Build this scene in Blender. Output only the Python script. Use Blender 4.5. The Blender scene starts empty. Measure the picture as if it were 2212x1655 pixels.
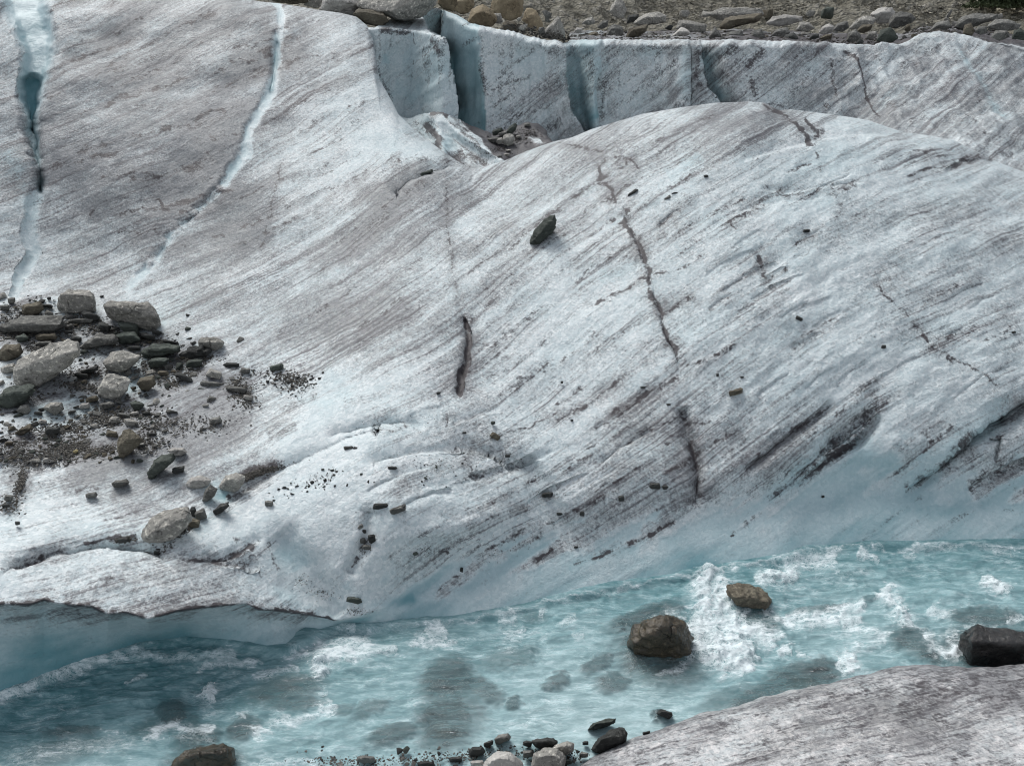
import bpy, bmesh, math, random
import numpy as np
rng = np.random.default_rng(7)
random.seed(7)
sc = bpy.context.scene
COL = sc.collection

# ------------------------------------------------------------------ image frame
# positions are image coordinates unprojected through the camera: pixel pairs (in units of a
# 2212 x 1655 image) with an estimated ground distance Y give a point in metres
F, CX, CY = 1703.0, 1106.0, 827.5
CAMH, PITCH = 8.0, math.radians(24.8)
CP, SP = math.cos(PITCH), math.sin(PITCH)

def pt(px, py, Y):
    px, py, Y = np.broadcast_arrays(np.asarray(px, float), np.asarray(py, float), np.asarray(Y, float))
    v = (CY - py) / F
    t = Y / (CP + v * SP)
    return np.stack([(px - CX) / F * t, Y, CAMH + t * (v * CP - SP)], -1)

def y_for_z(py, z):
    v = (CY - np.asarray(py, float)) / F
    return (z - CAMH) * (CP + v * SP) / (v * CP - SP)

# ------------------------------------------------------------------ noise
_perm = rng.permutation(256).astype(np.int64)
_perm = np.concatenate([_perm, _perm, _perm])
_val = rng.random(1024) * 2 - 1

def vnoise(x, y, z=0.0):
    x, y, z = np.broadcast_arrays(np.asarray(x, float), np.asarray(y, float), np.asarray(z, float))
    xi, yi, zi = np.floor(x), np.floor(y), np.floor(z)
    fx, fy, fz = x - xi, y - yi, z - zi
    xi, yi, zi = (xi.astype(np.int64) & 255), (yi.astype(np.int64) & 255), (zi.astype(np.int64) & 255)
    fx = fx * fx * fx * (fx * (fx * 6 - 15) + 10); fy = fy * fy * fy * (fy * (fy * 6 - 15) + 10); fz = fz * fz * (3 - 2 * fz)
    x1, y1, z1 = (xi + 1) & 255, (yi + 1) & 255, (zi + 1) & 255
    def h(a, b, c):
        return _val[_perm[_perm[_perm[a] + b] + c]]
    a = h(xi, yi, zi) * (1 - fx) + h(x1, yi, zi) * fx
    b = h(xi, y1, zi) * (1 - fx) + h(x1, y1, zi) * fx
    c = h(xi, yi, z1) * (1 - fx) + h(x1, yi, z1) * fx
    d = h(xi, y1, z1) * (1 - fx) + h(x1, y1, z1) * fx
    return (a * (1 - fy) + b * fy) * (1 - fz) + (c * (1 - fy) + d * fy) * fz

def fbm(x, y, z=0.0, o=4, g=0.5):
    s, a, f, n = 0, 1.0, 1.0, 0
    for i in range(o):
        s = s + a * vnoise(np.asarray(x) * f + 17.3 * i, np.asarray(y) * f + 5.1 * i, np.asarray(z) * f + 9.7 * i)
        n += a; a *= g; f *= 2.03
    return s / n

def ridged(x, y, z=0.0, o=4):
    s, a, f, n = 0, 1.0, 1.0, 0
    for i in range(o):
        s = s + a * (1 - 2 * np.abs(vnoise(np.asarray(x) * f + 3.3 * i, np.asarray(y) * f + 7.7 * i, np.asarray(z) * f + 1.7 * i)))
        n += a; a *= 0.5; f *= 2.1
    return s / n

def smooth(a, b, x):
    t = np.clip((np.asarray(x, float) - a) / (b - a), 0, 1)
    return t * t * (3 - 2 * t)

# ------------------------------------------------------------------ thin plate spline
class TPS:
    def __init__(s, pts, vals, lam=0.0):
        s.p = np.asarray(pts, float) / 500.0
        n = len(s.p)
        A = np.zeros((n + 3, n + 3))
        A[:n, :n] = s.k(s.p, s.p) + lam * np.eye(n)
        A[:n, n] = 1; A[:n, n + 1:] = s.p
        A[n, :n] = 1; A[n + 1:, :n] = s.p.T
        s.w = np.linalg.solve(A, np.concatenate([np.asarray(vals, float), np.zeros(3)]))
    def k(s, a, b):
        d2 = ((a[:, None, :] - b[None]) ** 2).sum(-1)
        return 0.5 * d2 * np.log(d2 + 1e-12)
    def ev(s, q):
        q = np.asarray(q, float) / 500.0
        o = np.empty(len(q))
        for i in range(0, len(q), 20000):
            c = q[i:i + 20000]
            o[i:i + 20000] = s.k(c, s.p) @ s.w[:-3] + s.w[-3] + c @ s.w[-2:]
        return o

class Field:
    """a spline sampled on a coarse lattice, then read bilinearly"""
    def __init__(s, ctl, lam=0.0, x0=-560, x1=2760, y0=-140, y1=1760, st=20, clip=None):
        ctl = np.asarray(ctl, float)
        s.x0, s.y0, s.st = x0, y0, st
        xs, ys = np.arange(x0, x1 + st, st), np.arange(y0, y1 + st, st)
        gx, gy = np.meshgrid(xs, ys)
        v = TPS(ctl[:, :2], ctl[:, 2], lam).ev(np.stack([gx.ravel(), gy.ravel()], -1))
        if clip: v = np.clip(v, *clip)
        s.g = v.reshape(gx.shape)
    def __call__(s, px, py):
        return bil(s.g, (np.asarray(px, float) - s.x0) / s.st, (np.asarray(py, float) - s.y0) / s.st)

def bil(g, u, v):
    u = np.clip(u, 0, g.shape[1] - 1.001); v = np.clip(v, 0, g.shape[0] - 1.001)
    i, j = u.astype(int), v.astype(int); a, b = u - i, v - j
    return (g[j, i] * (1 - a) + g[j, i + 1] * a) * (1 - b) + (g[j + 1, i] * (1 - a) + g[j + 1, i + 1] * a) * b

def line(poly):
    p = np.asarray(poly, float)
    return lambda x: np.interp(x, p[:, 0], p[:, 1])

def pdist(px, py, poly, m):
    """distance, side (+ = lower side for a line drawn left to right) and run 0..1 along a polyline"""
    sh = px.shape; px = px.ravel(); py = py.ravel()
    p = np.asarray(poly, float)
    d = np.full(px.shape, 1e9); sd = np.zeros(px.shape); u = np.zeros(px.shape)
    sel = np.nonzero((px > p[:, 0].min() - m) & (px < p[:, 0].max() + m) & (py > p[:, 1].min() - m) & (py < p[:, 1].max() + m))[0]
    if len(sel):
        x, y = px[sel], py[sel]
        L = np.hypot(np.diff(p[:, 0]), np.diff(p[:, 1])); cum = np.concatenate([[0], np.cumsum(L)]); T = cum[-1]
        bd, bs, bu = np.full(x.shape, 1e9), np.zeros(x.shape), np.zeros(x.shape)
        for i in range(len(p) - 1):
            ax, ay = p[i]; bx, by = p[i + 1]; dx, dy = bx - ax, by - ay
            t = np.clip(((x - ax) * dx + (y - ay) * dy) / (L[i] ** 2 + 1e-9), 0, 1)
            dd = np.hypot(x - ax - t * dx, y - ay - t * dy)
            w = dd < bd
            bd = np.where(w, dd, bd); bs = np.where(w, np.sign(dx * (y - ay) - dy * (x - ax)), bs)
            bu = np.where(w, (cum[i] + t * L[i]) / T, bu)
        d[sel], sd[sel], u[sel] = bd, bs, bu
    return d.reshape(sh), sd.reshape(sh), u.reshape(sh)

def stroke(px, py, poly, w, taper=0.12):
    """soft band round a polyline; w may be (start, end)"""
    w0, w1 = w if isinstance(w, tuple) else (w, w)
    d, s, u = pdist(px, py, poly, 3.2 * max(w0, w1))
    ww = w0 + (w1 - w0) * u
    k = np.exp(-(d / ww) ** 2)
    if taper: k = k * smooth(-0.02, taper, u) * smooth(-0.02, taper, 1 - u)
    return k

def band(px, py, poly, w, soft=.25):
    """crisp strip along a polyline, width changing from start to end"""
    w0, w1 = w
    d, s, u = pdist(px, py, poly, 1.6 * max(w0, w1) + 4)
    ww = w0 + (w1 - w0) * u
    return smooth(1 + soft, 1 - soft, d / ww)

def blob(px, py, x, y, rx, ry, rot=0.0):
    c, s = math.cos(math.radians(rot)), math.sin(math.radians(rot))
    dx, dy = px - x, -(py - y)
    a, b = (dx * c + dy * s) / rx, (-dx * s + dy * c) / ry
    return np.exp(-(a * a + b * b))

# ------------------------------------------------------------------ mesh making
def mesh_obj(name, V, Fc, mat=None, smooth_=True, parent=None, attrs=None):
    V = np.ascontiguousarray(V, np.float32).reshape(-1, 3); Fc = np.ascontiguousarray(Fc, np.int32)
    k = Fc.shape[1]
    me = bpy.data.meshes.new(name)
    me.vertices.add(len(V)); me.vertices.foreach_set('co', V.ravel())
    me.loops.add(Fc.size); me.loops.foreach_set('vertex_index', Fc.ravel())
    me.polygons.add(len(Fc))
    me.polygons.foreach_set('loop_start', np.arange(0, Fc.size, k, dtype=np.int32))
    me.polygons.foreach_set('loop_total', np.full(len(Fc), k, np.int32))
    me.polygons.foreach_set('use_smooth', np.full(len(Fc), smooth_, bool))
    for an, av in (attrs or {}).items():
        av = np.ascontiguousarray(av, np.float32)
        if av.ndim >= 2 and av.shape[-1] == 3 and av.size == V.size:
            at = me.attributes.new(an, 'FLOAT_VECTOR', 'POINT'); at.data.foreach_set('vector', av.ravel())
        else:
            at = me.attributes.new(an, 'FLOAT', 'POINT'); at.data.foreach_set('value', av.ravel())
    me.update(calc_edges=True); me.validate()
    if mat: me.materials.append(mat)
    o = bpy.data.objects.new(name, me); COL.objects.link(o)
    if parent: o.parent = parent
    return o

def grid_faces(R, C):
    i = np.arange(R * C).reshape(R, C)
    return np.stack([i[:-1, :-1], i[1:, :-1], i[1:, 1:], i[:-1, 1:]], -1).reshape(-1, 4)

def tag(o, label=None, cat=None, group=None, kind=None):
    if label: o['label'] = label
    if cat: o['category'] = cat
    if group: o['group'] = group
    if kind: o['kind'] = kind
    return o

def gnormals(P):
    du = np.gradient(P, axis=1); dv = np.gradient(P, axis=0)
    n = np.cross(dv, du); n /= np.linalg.norm(n, axis=-1, keepdims=True) + 1e-12
    return n

# ------------------------------------------------------------------ materials
class NT:
    def __init__(s, name):
        s.m = bpy.data.materials.new(name); s.m.use_nodes = True
        s.t = s.m.node_tree; s.t.nodes.clear()
        s.out = s.t.nodes.new('ShaderNodeOutputMaterial')
    def n(s, typ, ins=None, **kw):
        d = s.t.nodes.new('ShaderNode' + typ)
        for k, v in kw.items(): setattr(d, k, v)
        for k, v in (ins or {}).items(): s.put(d.inputs[k], v)
        return d
    def put(s, sock, v):
        if isinstance(v, bpy.types.NodeSocket): s.t.links.new(v, sock)
        elif isinstance(v, bpy.types.Node): s.t.links.new(v.outputs[0], sock)
        else: sock.default_value = v
    def math(s, op, a, b=0.0, c=0.0, clamp=False):
        d = s.n('Math', {0: a, 1: b, 2: c}, operation=op); d.use_clamp = clamp
        return d.outputs[0]
    def attr(s, name): return s.n('Attribute', attribute_name=name)
    def noise(s, vec, scale, detail=4.0, rough=0.55, dist=0.0):
        return s.n('TexNoise', {'Vector': vec, 'Scale': scale, 'Detail': detail, 'Roughness': rough, 'Distortion': dist}).outputs[0]
    def mr(s, v, a, b, c=0.0, d=1.0, sm=True):
        return s.n('MapRange', {0: v, 1: a, 2: b, 3: c, 4: d}, interpolation_type='SMOOTHSTEP' if sm else 'LINEAR').outputs[0]
    def mix(s, f, a, b, typ='MIX'):
        d = s.n('Mix', data_type='RGBA', blend_type=typ); d.clamp_factor = True
        s.put(d.inputs[0], f); s.put(d.inputs[6], a); s.put(d.inputs[7], b)
        return d.outputs[2]
    def scale(s, vec, sx, sy, sz):
        return s.n('VectorMath', {0: vec, 1: (sx, sy, sz)}, operation='MULTIPLY').outputs[0]

def C(r, g, b): return (r, g, b, 1.0)
# ------------------------------------------------------------------ ice, rock, water
def ice_material(name, white=C(.70, .755, .765), cool=1.0):
    t = NT(name)
    geo = t.n('TexCoord').outputs['Object']
    fol = t.attr('fol').outputs['Vector']
    dirt = t.attr('dirt').outputs['Fac']; dark = t.attr('dark').outputs['Fac']; blue = t.attr('blue').outputs['Fac']
    # the layers waver a little, they are not ruled lines
    wob = t.n('TexNoise', {'Vector': geo, 'Scale': .8, 'Detail': 2.0})
    fw = t.n('VectorMath', {0: t.n('VectorMath', {0: wob.outputs['Color'], 1: (.5, .5, .5)}, operation='SUBTRACT').outputs[0], 1: (22, 22, 0)}, operation='MULTIPLY').outputs[0]
    folw = t.n('VectorMath', {0: fol, 1: fw}, operation='ADD').outputs[0]
    n1 = t.noise(t.scale(folw, 1 / 20, 1 / 560, 1), 1.0, 5.0, .62)
    n2 = t.noise(t.scale(folw, 1 / 5.5, 1 / 400, 1), 1.0, 4.0, .62)
    n3 = t.noise(t.scale(folw, 1 / 70, 1 / 300, 1), 1.0, 3.0, .5)
    blot = t.noise(geo, .9, 5.0, .6)
    grain = t.noise(geo, 24.0, 3.0, .75)
    grain2 = t.noise(geo, 8.0, 4.0, .65)
    cry = t.n('TexVoronoi', {'Vector': geo, 'Scale': 20.0, 'Randomness': 1.0}).outputs['Color']
    cryv = t.n('SeparateColor', {0: cry}).outputs[0]
    S = lambda v, k: t.math('MULTIPLY', t.math('SUBTRACT', v, .5), k)
    A = lambda *a: a[0] if len(a) == 1 else t.math('ADD', a[0], A(*a[1:]))
    s = A(S(n1, 1.25), S(n2, .75), S(n3, .8), S(grain, 1.15), S(grain2, .75), S(blot, .6))
    cov = t.mr(A(s, t.math('MULTIPLY', t.math('SUBTRACT', dirt, .42), 1.15)), -.34, .50)
    patch = t.mr(t.noise(t.scale(folw, 1 / 110, 1 / 160, 1), 1.0, 4.0, .6), .36, .60, .25, 1.25)
    lines = t.math('MULTIPLY', patch, t.math('MULTIPLY', t.mr(A(S(n1, .9), S(n2, 1.1), S(grain, .55), S(grain2, .3)), .02, .24), t.mr(dirt, .03, .45)))
    # clear bluish ice and white bubbly ice, in bands and blotches
    bb = A(blue, S(t.noise(t.scale(folw, 1 / 60, 1 / 200, 1), 1.0, 4.0, .6), .55), S(t.noise(geo, 1.1, 4.0, .55), .5))
    bb = t.math('MAXIMUM', bb, 0.0)
    clean = t.mix(t.mr(cryv, 0, 1, .0, 1.0, False), C(white[0] * 1.16, white[1] * 1.12, white[2] * 1.11), C(white[0] * .78, white[1] * .82, white[2] * .84))
    clean = t.mix(t.mr(grain, .35, .65, 0, .5), clean, C(white[0] * .80, white[1] * .83, white[2] * .85))
    c_blue = t.mix(t.mr(bb, .5, 1.0), C(.36, .545, .59), C(.135, .31, .355))
    clean = t.mix(t.math('MINIMUM', bb, 1.0), clean, c_blue)
    hue = t.mr(t.noise(geo, .45, 3.0, .5), .35, .68)
    dcol = t.mix(hue, C(.192, .193, .205), C(.206, .207, .206))
    dcol = t.mix(t.mr(A(S(n2, 1), S(grain, .6), t.math('MULTIPLY', cryv, .2)), -.1, .3), dcol, C(.106, .102, .111))
    col = t.mix(t.math('MULTIPLY', cov, .80), clean, dcol)
    col = t.mix(t.math('MULTIPLY', lines, .58), col, C(.095, .090, .100))
    dk = A(dark, S(grain, .75), S(grain2, .6), S(n2, .55), S(cryv, .18))
    dk = t.math('MULTIPLY', t.mr(dk, .20, .66), t.mr(dark, .04, .2))
    col = t.mix(t.math('MULTIPLY', dk, .93), col, t.mix(grain, C(.028, .023, .027), C(.068, .058, .063)))
    bh = A(t.math('MULTIPLY', grain, .7), grain2, t.math('MULTIPLY', n2, .25), t.math('MULTIPLY', cryv, .35))
    bh = t.math('MULTIPLY', bh, t.mr(blue, .35, .9, 1.0, .35))
    bump = t.n('Bump', {'Strength': .6, 'Distance': .045, 'Height': bh})
    p = t.n('BsdfPrincipled', {'Base Color': col, 'Roughness': t.mr(blue, .3, .9, .5, .38), 'Specular IOR Level': .4, 'Normal': bump.outputs[0]})
    t.put(t.out.inputs['Surface'], p)
    return t.m

def rock_material(name, c1, c2, c3, speck=.5, scale=1.0, wet=False, layered=False, tone=False):
    t = NT(name)
    geo = t.n('TexCoord').outputs['Object']
    rnd = t.n('ObjectInfo').outputs['Random']
    v = t.n('VectorMath', {0: geo, 1: t.n('CombineXYZ', {0: t.math('MULTIPLY', rnd, 57.0), 1: t.math('MULTIPLY', rnd, 23.0), 2: 0.0}).outputs[0]}, operation='ADD').outputs[0]
    big = t.noise(v, 2.2 * scale, 4.0, .6)
    lay = t.noise(t.scale(v, 3, 3, 16) if layered else v, 2.5 * scale, 5.0, .65)
    sp = t.noise(v, 30.0 * scale, 3.0, .75)
    sp2 = t.noise(v, 13.0 * scale, 4.0, .7)
    col = t.mix(t.mr(big, .33, .68), c1, c2)
    col = t.mix(t.math('MULTIPLY', t.mr(lay, .5, .72), .6), col, c3)
    col = t.mix(t.math('MULTIPLY', t.mr(sp2, .48, .30), speck), col, C(c1[0] * 2.3, c1[1] * 2.27, c1[2] * 2.2))
    col = t.mix(t.math('MULTIPLY', t.mr(sp, .54, .68), speck * .7), col, C(c3[0] * .4, c3[1] * .4, c3[2] * .4))
    col = t.mix(t.math('MULTIPLY', t.mr(sp2, .56, .74), speck), col, C(c3[0] * .28, c3[1] * .28, c3[2] * .28))
    crk = t.n('TexVoronoi', {'Vector': t.n('VectorMath', {0: v, 1: t.n('VectorMath', {0: t.n('TexNoise', {'Vector': v, 'Scale': 4.0 * scale}).outputs['Color'], 1: (.25, .25, .25)}, operation='MULTIPLY').outputs[0]}, operation='ADD').outputs[0], 'Scale': 2.6 * scale}, feature='DISTANCE_TO_EDGE').outputs['Distance']
    crl = t.mr(crk, .0, .035, 1.0, 0.0)
    col = t.mix(t.math('MULTIPLY', t.math('MULTIPLY', crl, t.mr(big, .5, .62)), .5), col, C(c3[0] * .3, c3[1] * .3, c3[2] * .3))
    val = t.mr(t.attr('tone').outputs['Fac'] if tone else rnd, 0, 1, .45 if tone else .78, 1.75 if tone else 1.22, False)
    col = t.n('HueSaturation', {'Color': col, 'Value': val}).outputs[0]
    h = t.math('ADD', t.math('MULTIPLY', sp2, .7), t.math('ADD', t.math('MULTIPLY', lay, 1.6), t.math('ADD', t.math('MULTIPLY', sp, .3), t.math('MULTIPLY', t.math('MULTIPLY', crl, t.mr(big, .5, .62)), -.8))))
    bump = t.n('Bump', {'Strength': .8, 'Distance': .05 / scale, 'Height': h})
    p = t.n('BsdfPrincipled', {'Base Color': col, 'Roughness': .22 if wet else .85, 'Specular IOR Level': .5 if wet else .25, 'Normal': bump.outputs[0]})
    t.put(t.out.inputs['Surface'], p)
    return t.m

M = {}
M['ice'] = ice_material('glacier_ice')
M['bank'] = ice_material('bank_ice', C(.62, .62, .62))
M['pale'] = rock_material('pale_granite', C(.33, .322, .295), C(.25, .245, .225), C(.165, .16, .15), .9)
M['white'] = rock_material('white_granite', C(.42, .41, .385), C(.33, .32, .30), C(.22, .21, .20), .35)
M['grey'] = rock_material('grey_gneiss', C(.205, .205, .192), C(.15, .15, .14), C(.10, .10, .094), .7, layered=True)
M['dark'] = rock_material('dark_schist', C(.075, .078, .075), C(.05, .052, .05), C(.03, .031, .03), .45, layered=True)
M['green'] = rock_material('green_schist', C(.10, .115, .10), C(.072, .085, .076), C(.045, .052, .048), .4, layered=True)
M['brown'] = rock_material('brown_gneiss', C(.17, .155, .12), C(.12, .105, .08), C(.07, .06, .045), layered=True)
M['ochre'] = rock_material('ochre_gneiss', C(.30, .25, .17), C(.22, .18, .12), C(.12, .09, .06), .3)
M['wet'] = rock_material('wet_boulder', C(.062, .050, .032), C(.040, .034, .024), C(.018, .016, .013), .55, wet=True)
M['wetblack'] = rock_material('wet_black_boulder', C(.035, .034, .033), C(.024, .023, .022), C(.012, .012, .012), .6, wet=True)
M['yellow'] = rock_material('yellow_quartz', C(.55, .47, .26), C(.45, .38, .2), C(.3, .25, .14), .2)
M['gravel'] = rock_material('gravel_grit', C(.095, .09, .08), C(.066, .063, .057), C(.035, .034, .031), .4, 2.0, tone=True)
M['mud'] = rock_material('dark_grit', C(.034, .031, .025), C(.024, .021, .018), C(.013, .012, .011), .3, 2.0, tone=True)
M['scree'] = rock_material('scree_rubble', C(.24, .225, .185), C(.175, .165, .135), C(.11, .10, .085), .3, tone=True)
# ================================================================== GLACIER (near ice: flank, dome, debris terrace)
SIL = [(-560, -60), (-300, -50), (-100, -42), (150, -38), (330, -30), (480, -12), (560, 4), (600, 8), (640, 14), (700, 24), (737, 29), (770, 37), (794, 57), (806, 87), (814, 140),
       (820, 173), (834, 197), (847, 220), (860, 247), (894, 280), (937, 313), (970, 337), (1000, 357), (1020, 364), (1037, 362), (1090, 348), (1137, 327),
       (1194, 307), (1237, 297), (1277, 280), (1320, 267), (1387, 247), (1470, 233), (1542, 223), (1618, 220), (1652, 223), (1682, 239), (1708, 237),
       (1758, 243), (1825, 252), (1875, 260), (1918, 275), (1958, 288), (2008, 293), (2058, 303), (2108, 327), (2148, 348), (2212, 372), (2400, 430), (2760, 480)]
LIP = [(-560, 1330), (-200, 1312), (0, 1306), (67, 1303), (95, 1293), (120, 1302), (133, 1303), (200, 1310), (233, 1326), (273, 1323), (320, 1341), (383, 1323), (467, 1311),
       (533, 1300), (560, 1311), (650, 1316), (700, 1330), (735, 1339), (800, 1322), (850, 1308), (950, 1280), (1010, 1268), (1100, 1243), (1160, 1234), (1250, 1213), (1290, 1200), (1350, 1186), (1480, 1162),
       (1575, 1156), (1680, 1136), (1760, 1118), (1830, 1106), (1900, 1100), (1980, 1098), (2100, 1110), (2212, 1120), (2760, 1120)]
WL = [(-560, 1600), (-200, 1545), (0, 1502), (50, 1484), (100, 1463), (167, 1436), (233, 1416), (300, 1392), (400, 1380), (500, 1390), (580, 1402), (617, 1404), (650, 1388), (700, 1366),
      (737, 1349), (800, 1352), (850, 1352), (1000, 1338), (1150, 1312), (1300, 1274), (1500, 1237), (1700, 1206), (1740, 1192), (1900, 1178), (2212, 1172), (2760, 1172)]
f_sil, f_lip, f_wl = line(SIL), line(LIP), line(WL)

DEPTH = [(0, -40, 24), (150, -40, 24.5), (300, 0, 24.5), (50, 100, 22), (50, 300, 20), (0, 460, 18.2), (0, 640, 16.2), (200, 640, 16.4), (300, 600, 17), (300, 400, 19), (300, 200, 21.6), (480, 0, 25),
         (600, 20, 25.3), (600, 200, 22), (600, 400, 18.8), (600, 600, 16.2), (450, 500, 18), (430, 640, 16), (600, 700, 14.9), (600, 800, 13.6), (560, 900, 12.1), (600, 1000, 10.75), (600, 1100, 9.85), (600, 1200, 9.15), (650, 1290, 8.8),
         (735, 1340, 8.75), (770, 40, 25.3), (800, 150, 23.4), (850, 245, 21.8), (900, 290, 21), (1000, 362, 19.6), (924, 380, 18.9), (900, 500, 16.8), (900, 650, 14.5), (900, 800, 12.6), (850, 900, 11.5),
         (800, 1000, 10.45), (850, 1100, 9.75), (850, 1200, 9.25), (900, 1290, 8.95), (1200, 308, 19.5), (1200, 400, 17.9), (1200, 500, 16.5), (1200, 650, 14.6), (1200, 800, 12.9), (1150, 950, 11.4), (1200, 1100, 10.35), (1200, 1205, 9.85),
         (1450, 235, 19.6), (1600, 222, 19.4), (1600, 300, 17.6), (1600, 450, 15.7), (1600, 600, 14.2), (1600, 800, 12.7), (1600, 950, 11.75), (1600, 1050, 11.15), (1550, 1150, 10.55), (1400, 1170, 10.3),
         (1850, 255, 19.2), (2212, 372, 18.8), (2100, 450, 16.4), (2100, 600, 14.6), (2100, 750, 13.1), (2100, 850, 12.4), (2100, 950, 11.9), (2150, 1050, 11.5), (2212, 1130, 11.05), (1850, 1080, 11.15), (1900, 700, 13.4), (1850, 400, 16.6),
         (0, 800, 13.4), (200, 800, 13.5), (0, 1000, 10.6), (200, 1000, 10.75), (400, 900, 12), (400, 800, 13.6), (0, 1150, 8.95), (200, 1150, 9.1), (400, 1130, 9.35), (230, 1186, 8.72), (100, 1203, 8.45), (0, 1243, 8.0), (400, 1218, 8.65), (550, 1225, 8.85),
         (0, 1306, 7.6), (200, 1310, 7.78), (320, 1341, 7.72), (467, 1311, 8.15), (560, 1311, 8.35), (650, 1318, 8.6)]
for y, a, b in ((-40, 24, 23), (300, 19.4, 19), (640, 15.6, 13.5), (1000, 10.2, 11), (1300, 7.3, 10)):
    DEPTH.append((-520, y, a)); DEPTH.append((2720, max(y, 440), {-40: 18, 300: 18.5, 640: 14, 1000: 11.6, 1300: 9.6}[y]))
seen = set(); DEPTH = [d for d in DEPTH if not ((d[0], d[1]) in seen or seen.add((d[0], d[1])))]
fd = Field([(x, y, math.log(v)) for x, y, v in DEPTH], lam=2e-4)
f_depth = lambda x, y: np.exp(fd(x, y))

# layering direction of the ice (degrees above the horizontal, rising to the right)
ANG = [(150, 150, 26), (400, 130, 23), (100, 400, 12), (350, 330, 12), (300, 500, 12), (480, 120, 20), (680, 150, 20), (700, 300, 26), (800, 220, 22), (750, 450, 33), (650, 600, 32), (560, 700, 28),
       (900, 600, 38), (1000, 450, 38), (1000, 700, 38), (850, 780, 28), (800, 850, 15), (1150, 600, 39), (1200, 420, 36), (1350, 300, 28), (1500, 260, 25), (1300, 700, 35), (1150, 850, 33), (1450, 600, 28),
       (1500, 450, 30), (1700, 400, 22), (1900, 330, 15), (2100, 330, 12), (2150, 360, 20), (1850, 550, 20), (2050, 600, 24), (1750, 700, 26), (1600, 750, 28), (2000, 780, 22), (1500, 900, 32), (1700, 950, 42),
       (1900, 900, 44), (2100, 1000, 38), (1850, 1080, 42), (1400, 1050, 30), (1350, 1150, 33), (1000, 1050, 8), (900, 980, 12), (1000, 1200, 35), (850, 1200, 40), (200, 1250, 10), (450, 1270, 15), (300, 1000, 18),
       (150, 850, 15), (2000, 1120, 40), (-400, 300, 15), (-400, 1000, 15), (2600, 600, 25), (2600, 1100, 35), (600, 1000, 22), (700, 1150, 35), (600, -80, 20), (1200, -80, 30)]
f_ang = Field([(x, y, math.radians(a)) for x, y, a in ANG], lam=1e-2)

def solve_layers(x0=-560, x1=2760, y0=-140, y1=1760, st=50):
    xs, ys = np.arange(x0, x1 + st, st), np.arange(y0, y1 + st, st)
    nx, ny = len(xs), len(ys); n = nx * ny
    idx = np.arange(n).reshape(ny, nx)
    out = []
    A = np.zeros((n, n)); B = np.zeros((n, 2))
    for (I, J, ax) in ((idx[:, :-1], idx[:, 1:], 0), (idx[:-1], idx[1:], 1)):
        I, J = I.ravel(), J.ravel()
        mx = xs[I % nx] + (st / 2 if ax == 0 else 0); my = ys[I // nx] + (st / 2 if ax == 1 else 0)
        th = f_ang(mx, my)
        gf = (np.sin(th) if ax == 0 else np.cos(th)) * st
        gg = (np.cos(th) if ax == 0 else -np.sin(th)) * st
        np.add.at(A, (I, I), 1); np.add.at(A, (J, J), 1); np.add.at(A, (I, J), -1); np.add.at(A, (J, I), -1)
        for k, g in ((0, gf), (1, gg)):
            np.add.at(B[:, k], J, g); np.add.at(B[:, k], I, -g)
    A[0, 0] += 1
    S = np.linalg.solve(A, B)
    return (S[:, 0].reshape(ny, nx), S[:, 1].reshape(ny, nx), x0, y0, st)
_lf, _lg, _lx, _ly, _ls = solve_layers()
def layers(px, py):
    u, v = (px - _lx) / _ls, (py - _ly) / _ls
    return bil(_lf, u, v), bil(_lg, u, v)

DIRT = [(100, 300, .55), (250, 150, .55), (400, 250, .7), (450, 330, .8), (300, 450, .6), (150, 450, .55), (100, 560, .4), (350, 560, .55), (600, 100, .5), (650, 250, .4), (720, 180, .35), (780, 130, .35), (800, 230, .12),
        (840, 300, .12), (760, 330, .2), (620, 420, .42), (560, 520, .55), (480, 600, .6), (450, 680, .5), (700, 560, .55), (800, 420, .5), (860, 420, .6), (950, 480, .5), (800, 680, .6), (900, 650, .55), (700, 780, .45),
        (900, 780, .45), (850, 850, .25), (750, 880, .15), (1050, 480, .42), (1150, 420, .45), (1250, 380, .48), (1100, 560, .42), (1200, 560, .32), (1150, 680, .2), (1100, 750, .3), (1100, 900, .25), (1250, 750, .25),
        (1300, 650, .2), (1350, 500, .22), (1450, 300, .52), (1600, 250, .58), (1500, 330, .42), (1450, 420, .25), (1600, 400, .1), (1750, 300, .15), (1900, 300, .15), (1700, 450, .05), (1850, 480, .12), (2050, 380, .25),
        (2100, 500, .3), (1950, 560, .3), (1600, 550, .2), (1500, 620, .2), (1600, 650, .35), (1750, 620, .15), (1850, 700, .15), (2100, 700, .15), (2000, 780, .12), (1600, 750, .2), (1450, 740, .3), (1350, 880, .35),
        (1250, 950, .25), (1400, 960, .45), (1350, 1080, .45), (1300, 1150, .5), (1150, 1200, .35), (1000, 1180, .38), (900, 1150, .35), (1050, 1030, .35), (1000, 970, .35), (850, 1000, .28), (760, 960, .2), (600, 980, .15),
        (620, 880, .22), (700, 1030, .15), (550, 1090, .1), (700, 1130, .2), (850, 1280, .2), (650, 1250, .05), (500, 1180, .12), (300, 1250, .35), (500, 1260, .45), (100, 1230, .25), (60, 1270, .2), (200, 1120, .22),
        (100, 1050, .35), (400, 950, .72), (300, 920, .55), (480, 900, .62), (250, 1000, .78), (150, 900, .3), (100, 700, .3), (400, 780, .3), (1700, 900, .22), (1650, 960, .45), (1950, 830, .08), (2050, 850, .03),
        (1900, 1000, .12), (1980, 950, .15), (1800, 1060, .15), (1700, 1120, .12), (2150, 1000, .35), (2180, 1080, .4), (1500, 1130, .3), (-400, 400, .5), (-400, 1000, .5), (2500, 600, .25), (2500, 1050, .3), (600, -100, .4), (1500, 100, .4)]
f_dirt = Field(DIRT, lam=3e-3, clip=(0, .9))

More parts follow.
